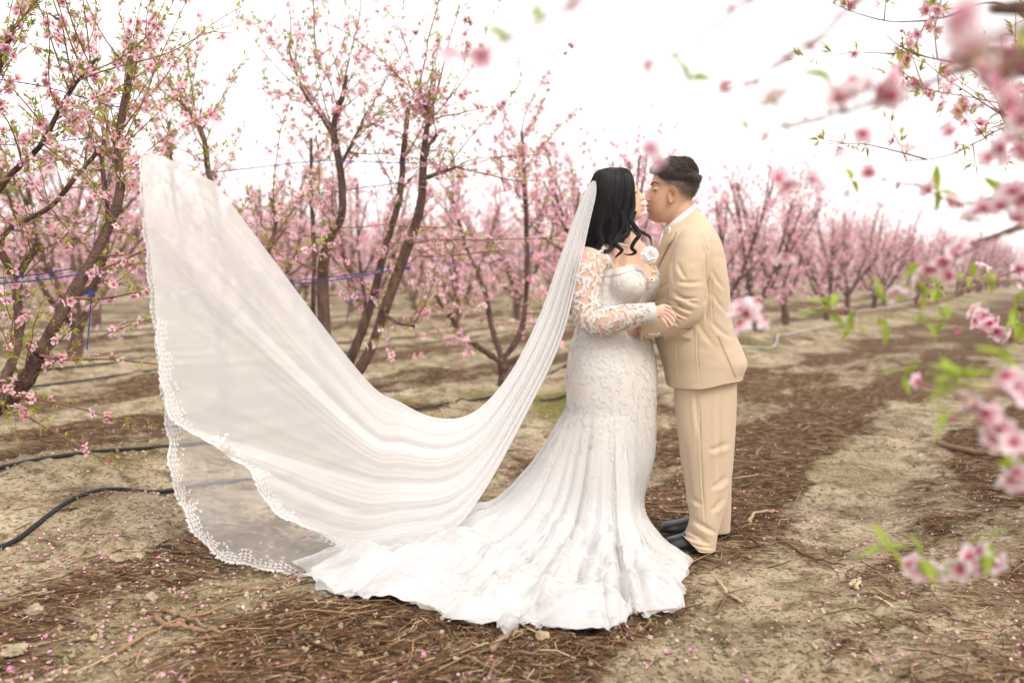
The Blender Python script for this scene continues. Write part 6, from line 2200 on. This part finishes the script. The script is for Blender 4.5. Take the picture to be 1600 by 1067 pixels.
# mid height sprays
fg_twig([(1700, 455), (1560, 440), (1470, 470), (1390, 485), (1300, 487), (1220, 472), (1165, 490)], 1.95, 0.003, 0.0011, [(1155, 482), (1180, 474), (1192, 500), (1160, 508), (1172, 488), (1228, 404)], [(1290, 488), (1302, 480), (1330, 517), (1418, 468), (1382, 502), (1478, 500), (1552, 442), (1588, 478), (1440, 505), (1430, 425)], 4, 0.023)
fg_twig([(1700, 330), (1580, 362), (1500, 400), (1440, 432), (1388, 462)], 1.9, 0.003, 0.001, [(1472, 410), (1492, 394), (1450, 424), (1502, 388), (1480, 432), (1428, 444), (1412, 456), (1394, 462)], [(1375, 468), (1445, 462)], 4, 0.021)
fg_twig([(1700, 240), (1600, 285), (1530, 315), (1480, 312), (1440, 292), (1400, 285)], 2.0, 0.0028, 0.001, [(1448, 296), (1488, 314), (1530, 326), (1588, 300), (1600, 330), (1510, 338)], [(1465, 300), (1560, 300)], 4, 0.022)
fg_twig([(1440, 292), (1380, 280), (1352, 268), (1325, 280)], 2.1, 0.0012, 0.0007, [(1356, 270)], [(1330, 282)], 1, 0.018)
fg_twig([(1530, 315), (1420, 330), (1300, 300), (1222, 282)], 1.7, 0.0014, 0.0007, [(1218, 278), (1232, 292), (1272, 276)], [], 1, 0.023)
fg_twig([(1700, 470), (1600, 482), (1560, 492), (1525, 490)], 2.4, 0.003, 0.0014, [(1518, 484), (1536, 492), (1526, 502), (1558, 520), (1574, 526), (1548, 506)], [(1590, 500), (1600, 510)], 3, 0.022)
fg_twig([(1600, 540), (1560, 522), (1530, 522), (1490, 511)], 2.4, 0.0018, 0.001, [], [], 7)
fg_twig([(1700, 405), (1600, 420), (1550, 435), (1470, 446), (1450, 450)], 2.5, 0.0022, 0.001, [(1592, 420), (1538, 416), (1600, 445)], [(1500, 440), (1480, 447), (1465, 452), (1520, 432)], 3, 0.02)
# low sprays
fg_twig([(1700, 650), (1620, 628), (1560, 615), (1520, 640), (1470, 662)], 1.5, 0.004, 0.0018, [(1526, 636), (1562, 662), (1545, 645), (1502, 612), (1572, 590), (1598, 622), (1550, 688), (1582, 600), (1585, 690)], [(1482, 645), (1492, 598), (1512, 592), (1578, 566), (1500, 606)], 6, 0.024)
fg_twig([(1560, 615), (1500, 602), (1450, 597), (1415, 588)], 2.0, 0.0016, 0.0009, [(1432, 596)], [(1412, 586)], 3, 0.018, 1.5)
fg_twig([(1700, 800), (1640, 770), (1595, 745)], 1.6, 0.003, 0.0015, [(1590, 738), (1602, 762), (1580, 752), (1600, 702)], [(1574, 734)], 2, 0.024)
fg_twig([(1700, 790), (1640, 830), (1590, 852), (1540, 872), (1475, 886), (1422, 884)], 1.75, 0.003, 0.001, [(1424, 884), (1442, 890), (1462, 894), (1498, 890), (1518, 868), (1536, 860), (1556, 878), (1514, 884), (1532, 888), (1545, 868)], [(1438, 874), (1476, 895), (1546, 850), (1386, 858)], 3, 0.022)
ftm = FT.mesh('twigs', [M_TWIG, M_PETAL])
link('twigs', ftm, fg, kind='stuff')

# second tree of that row: thin sharp twigs and the limb at the right edge
b6 = RN * 1.1 + RD * 5.1
b6 = np.array((b6[0], b6[1], float(gh(b6[0], b6[1]))))
near_tree([
    (np.array([b6 - (0, 0, .1), b6 + (0, 0, 0.25), b6 + (-0.03, 0, 0.5)]), 0.09, 0.075, 0),
    (np.array([b6 + (-0.03, 0, 0.45), P(1900, 420, 3.5), P(1720, 320, 3.4), P(1620, 250, 3.4), P(1580, 200, 3.35), P(1562, 172, 3.35)]), 0.05, 0.009, 0.9),
    (np.array([b6 + (-0.03, 0, 0.45), P(1850, 300, 3.5), P(1700, 90, 3.4), P(1620, -60, 3.3)]), 0.045, 0.014, 0.8),
    (np.array([b6 + (-0.03, 0, 0.45), b6 + (0.3, 0.3, 1.2), b6 + (0.6, 0.4, 2.2)]), 0.045, 0.014, 0.8),
    (np.array([b6 + (-0.03, 0, 0.45), P(1860, 480, 3.7), P(1740, 420, 3.9), P(1650, 380, 4.0)]), 0.03, 0.01, 0.8),
    px_limb([(1640, 60), (1560, 5), (1475, 27), (1430, 34), (1380, 32), (1330, 18), (1300, 4)], 3.1, 0.006, 0.0022, 0.25),
    px_limb([(1640, 130), (1560, 105), (1500, 98), (1450, 90), (1410, 74), (1384, 55)], 3.1, 0.006, 0.0022, 0.2),
    px_limb([(1640, 200), (1590, 172), (1530, 155), (1470, 145), (1422, 132)], 3.2, 0.005, 0.002, 0.35),
    px_limb([(1580, 195), (1550, 208), (1520, 226), (1470, 246), (1412, 252)], 3.2, 0.004, 0.002, 0.2),
], b6, 'peach tree past the upper right corner, thin bare-tipped twigs reaching in', 106, 16, fsize=0.021, hero=60, lmin=0.1, lmax=0.38, lo=0.1, f_prob=0.5, group='peach trees of the row on the right')

# ================================================================== blue twine tied between the limbs
M_TWINE = mat('blue_twine', (0.022, 0.055, 0.24), 0.6, noise=(220, 0.5, (1, 1, 1)))


def twine(pl, Y, label, rad=0.0048, Y1=None, knots=(0,)):
    n = len(pl)
    ys = np.linspace(Y, Y1 or Y, n)
    c = crom([P(a_, b_, y_) for (a_, b_), y_ in zip(pl, ys)], 14 * n)
    t = np.linspace(0, 1, len(c)); L = np.linalg.norm(np.diff(c, axis=0), axis=1).sum()
    bb = Buf()
    for ph in (0, math.pi):                 # two strands laid round each other
        a_ = t * L / 0.05 * 2 * math.pi + ph
        off = np.stack([0 * a_, np.cos(a_), np.sin(a_)], -1) * rad * 0.45
        V, T, Q = tube(c + off, rad * 0.5, 5); bb.add(V, T, Q)
    for k in knots:                          # turns round the limb
        p = c[k]; an = np.linspace(0, 4 * math.pi, 30)
        ring = np.stack([np.cos(an) * 0.024, np.sin(an) * 0.024, np.linspace(-0.012, 0.012, 30)], -1) + p + np.array((0.02 * (1 if k == -1 else -1), 0.02, 0))
        V, T, Q = tube(ring, rad * 0.45, 5); bb.add(V, T, Q)
    link('twine', bb.mesh('twine', [M_TWINE]), None, label, 'twine', 'blue twine tied to the peach limbs')


twine([(-20, 122), (60, 134), (120, 150), (172, 166)], 4.75, 'blue twine high at the left edge, slanting down across the sky', 0.004, 4.85, (-1,))
twine([(-20, 228), (80, 222), (166, 213)], 5.1, 'blue twine stretched level at the left edge below the slanting one', 0.0035, 5.0, (-1,))
twine([(-20, 444), (60, 438), (136, 427)], 4.75, 'lower blue twine of the pair at the left edge, ending at the thick limb', 0.0048, 4.8, (-1,))
twine([(-20, 436), (50, 430), (116, 419)], 4.9, 'upper blue twine of the pair at the left edge', 0.0042, 4.9, ())
twine([(143, 458), (140, 500), (136, 546)], 4.72, 'loose blue twine end hanging straight down under the thick left limb', 0.0052, None, (0,))
twine([(176, 252), (160, 310), (150, 350), (147, 395)], 4.95, 'thin blue twine hanging through the blossoms of the left tree', 0.0035, None, ())
twine([(330, 270), (400, 262), (460, 255), (524, 251), (600, 254), (667, 255)], 6.2, 'long blue twine across the top from the veil to the tall tree', 0.0045, 6.8, (0, -1))
twine([(430, 444), (500, 440), (560, 432), (632, 419)], 6.75, 'taut blue twine at mid height between veil and thick leaning limb', 0.0058, 6.8, (-1,))
twine([(430, 441), (515, 434), (580, 424), (606, 417)], 6.95, 'second blue twine just above the taut one beside the veil', 0.0045, 7.1, (-1,))
twine([(512, 303), (560, 294), (594, 290), (622, 286)], 7.0, 'short blue twine between the trunk limb and the middle limb of the tall tree', 0.0045, 7.1, (0, -1))
twine([(586, 290), (590, 330), (594, 366)], 7.05, 'blue twine tail dangling from the short twine in the tall tree', 0.0035, None, ())
twine([(557, 458), (546, 480), (541, 504)], 6.8, 'curved blue twine end drooping below the taut twine', 0.0048, None, ())
twine([(676, 406), (740, 414), (824, 396)], 9.0, 'faint blue twine sagging in the vase-shaped tree', 0.005, None, (-1,))
twine([(815, 318), (860, 322), (900, 320)], 9.1, 'faint blue twine high behind the veil near the bride head', 0.0045, None, ())

# ------------------------------------------------------------------ thin bright air between the rows
hm = bpy.data.materials.new('haze_air')
hm.use_nodes = True
hN = hm.node_tree.nodes
hN.remove(hN['Principled BSDF'])
pv_ = hN.new('ShaderNodeVolumePrincipled')
pv_.inputs['Color'].default_value = (1.0, 0.97, 0.99, 1)
pv_.inputs['Density'].default_value = 0.0012
pv_.inputs['Anisotropy'].default_value = 0.2
hm.node_tree.links.new(pv_.outputs[0], hN['Material Output'].inputs['Volume'])
hv_ = np.array([(x, y, z) for z in (-1.6, 5.2) for y in (-80, 1290) for x in (-960, 960)], float)
hz = mk_mesh('haze', hv_, None, [(0, 2, 3, 1), (4, 5, 7, 6), (0, 1, 5, 4), (2, 6, 7, 3), (0, 4, 6, 2), (1, 3, 7, 5)], [hm], smooth=False)
link('haze', hz, kind='stuff')
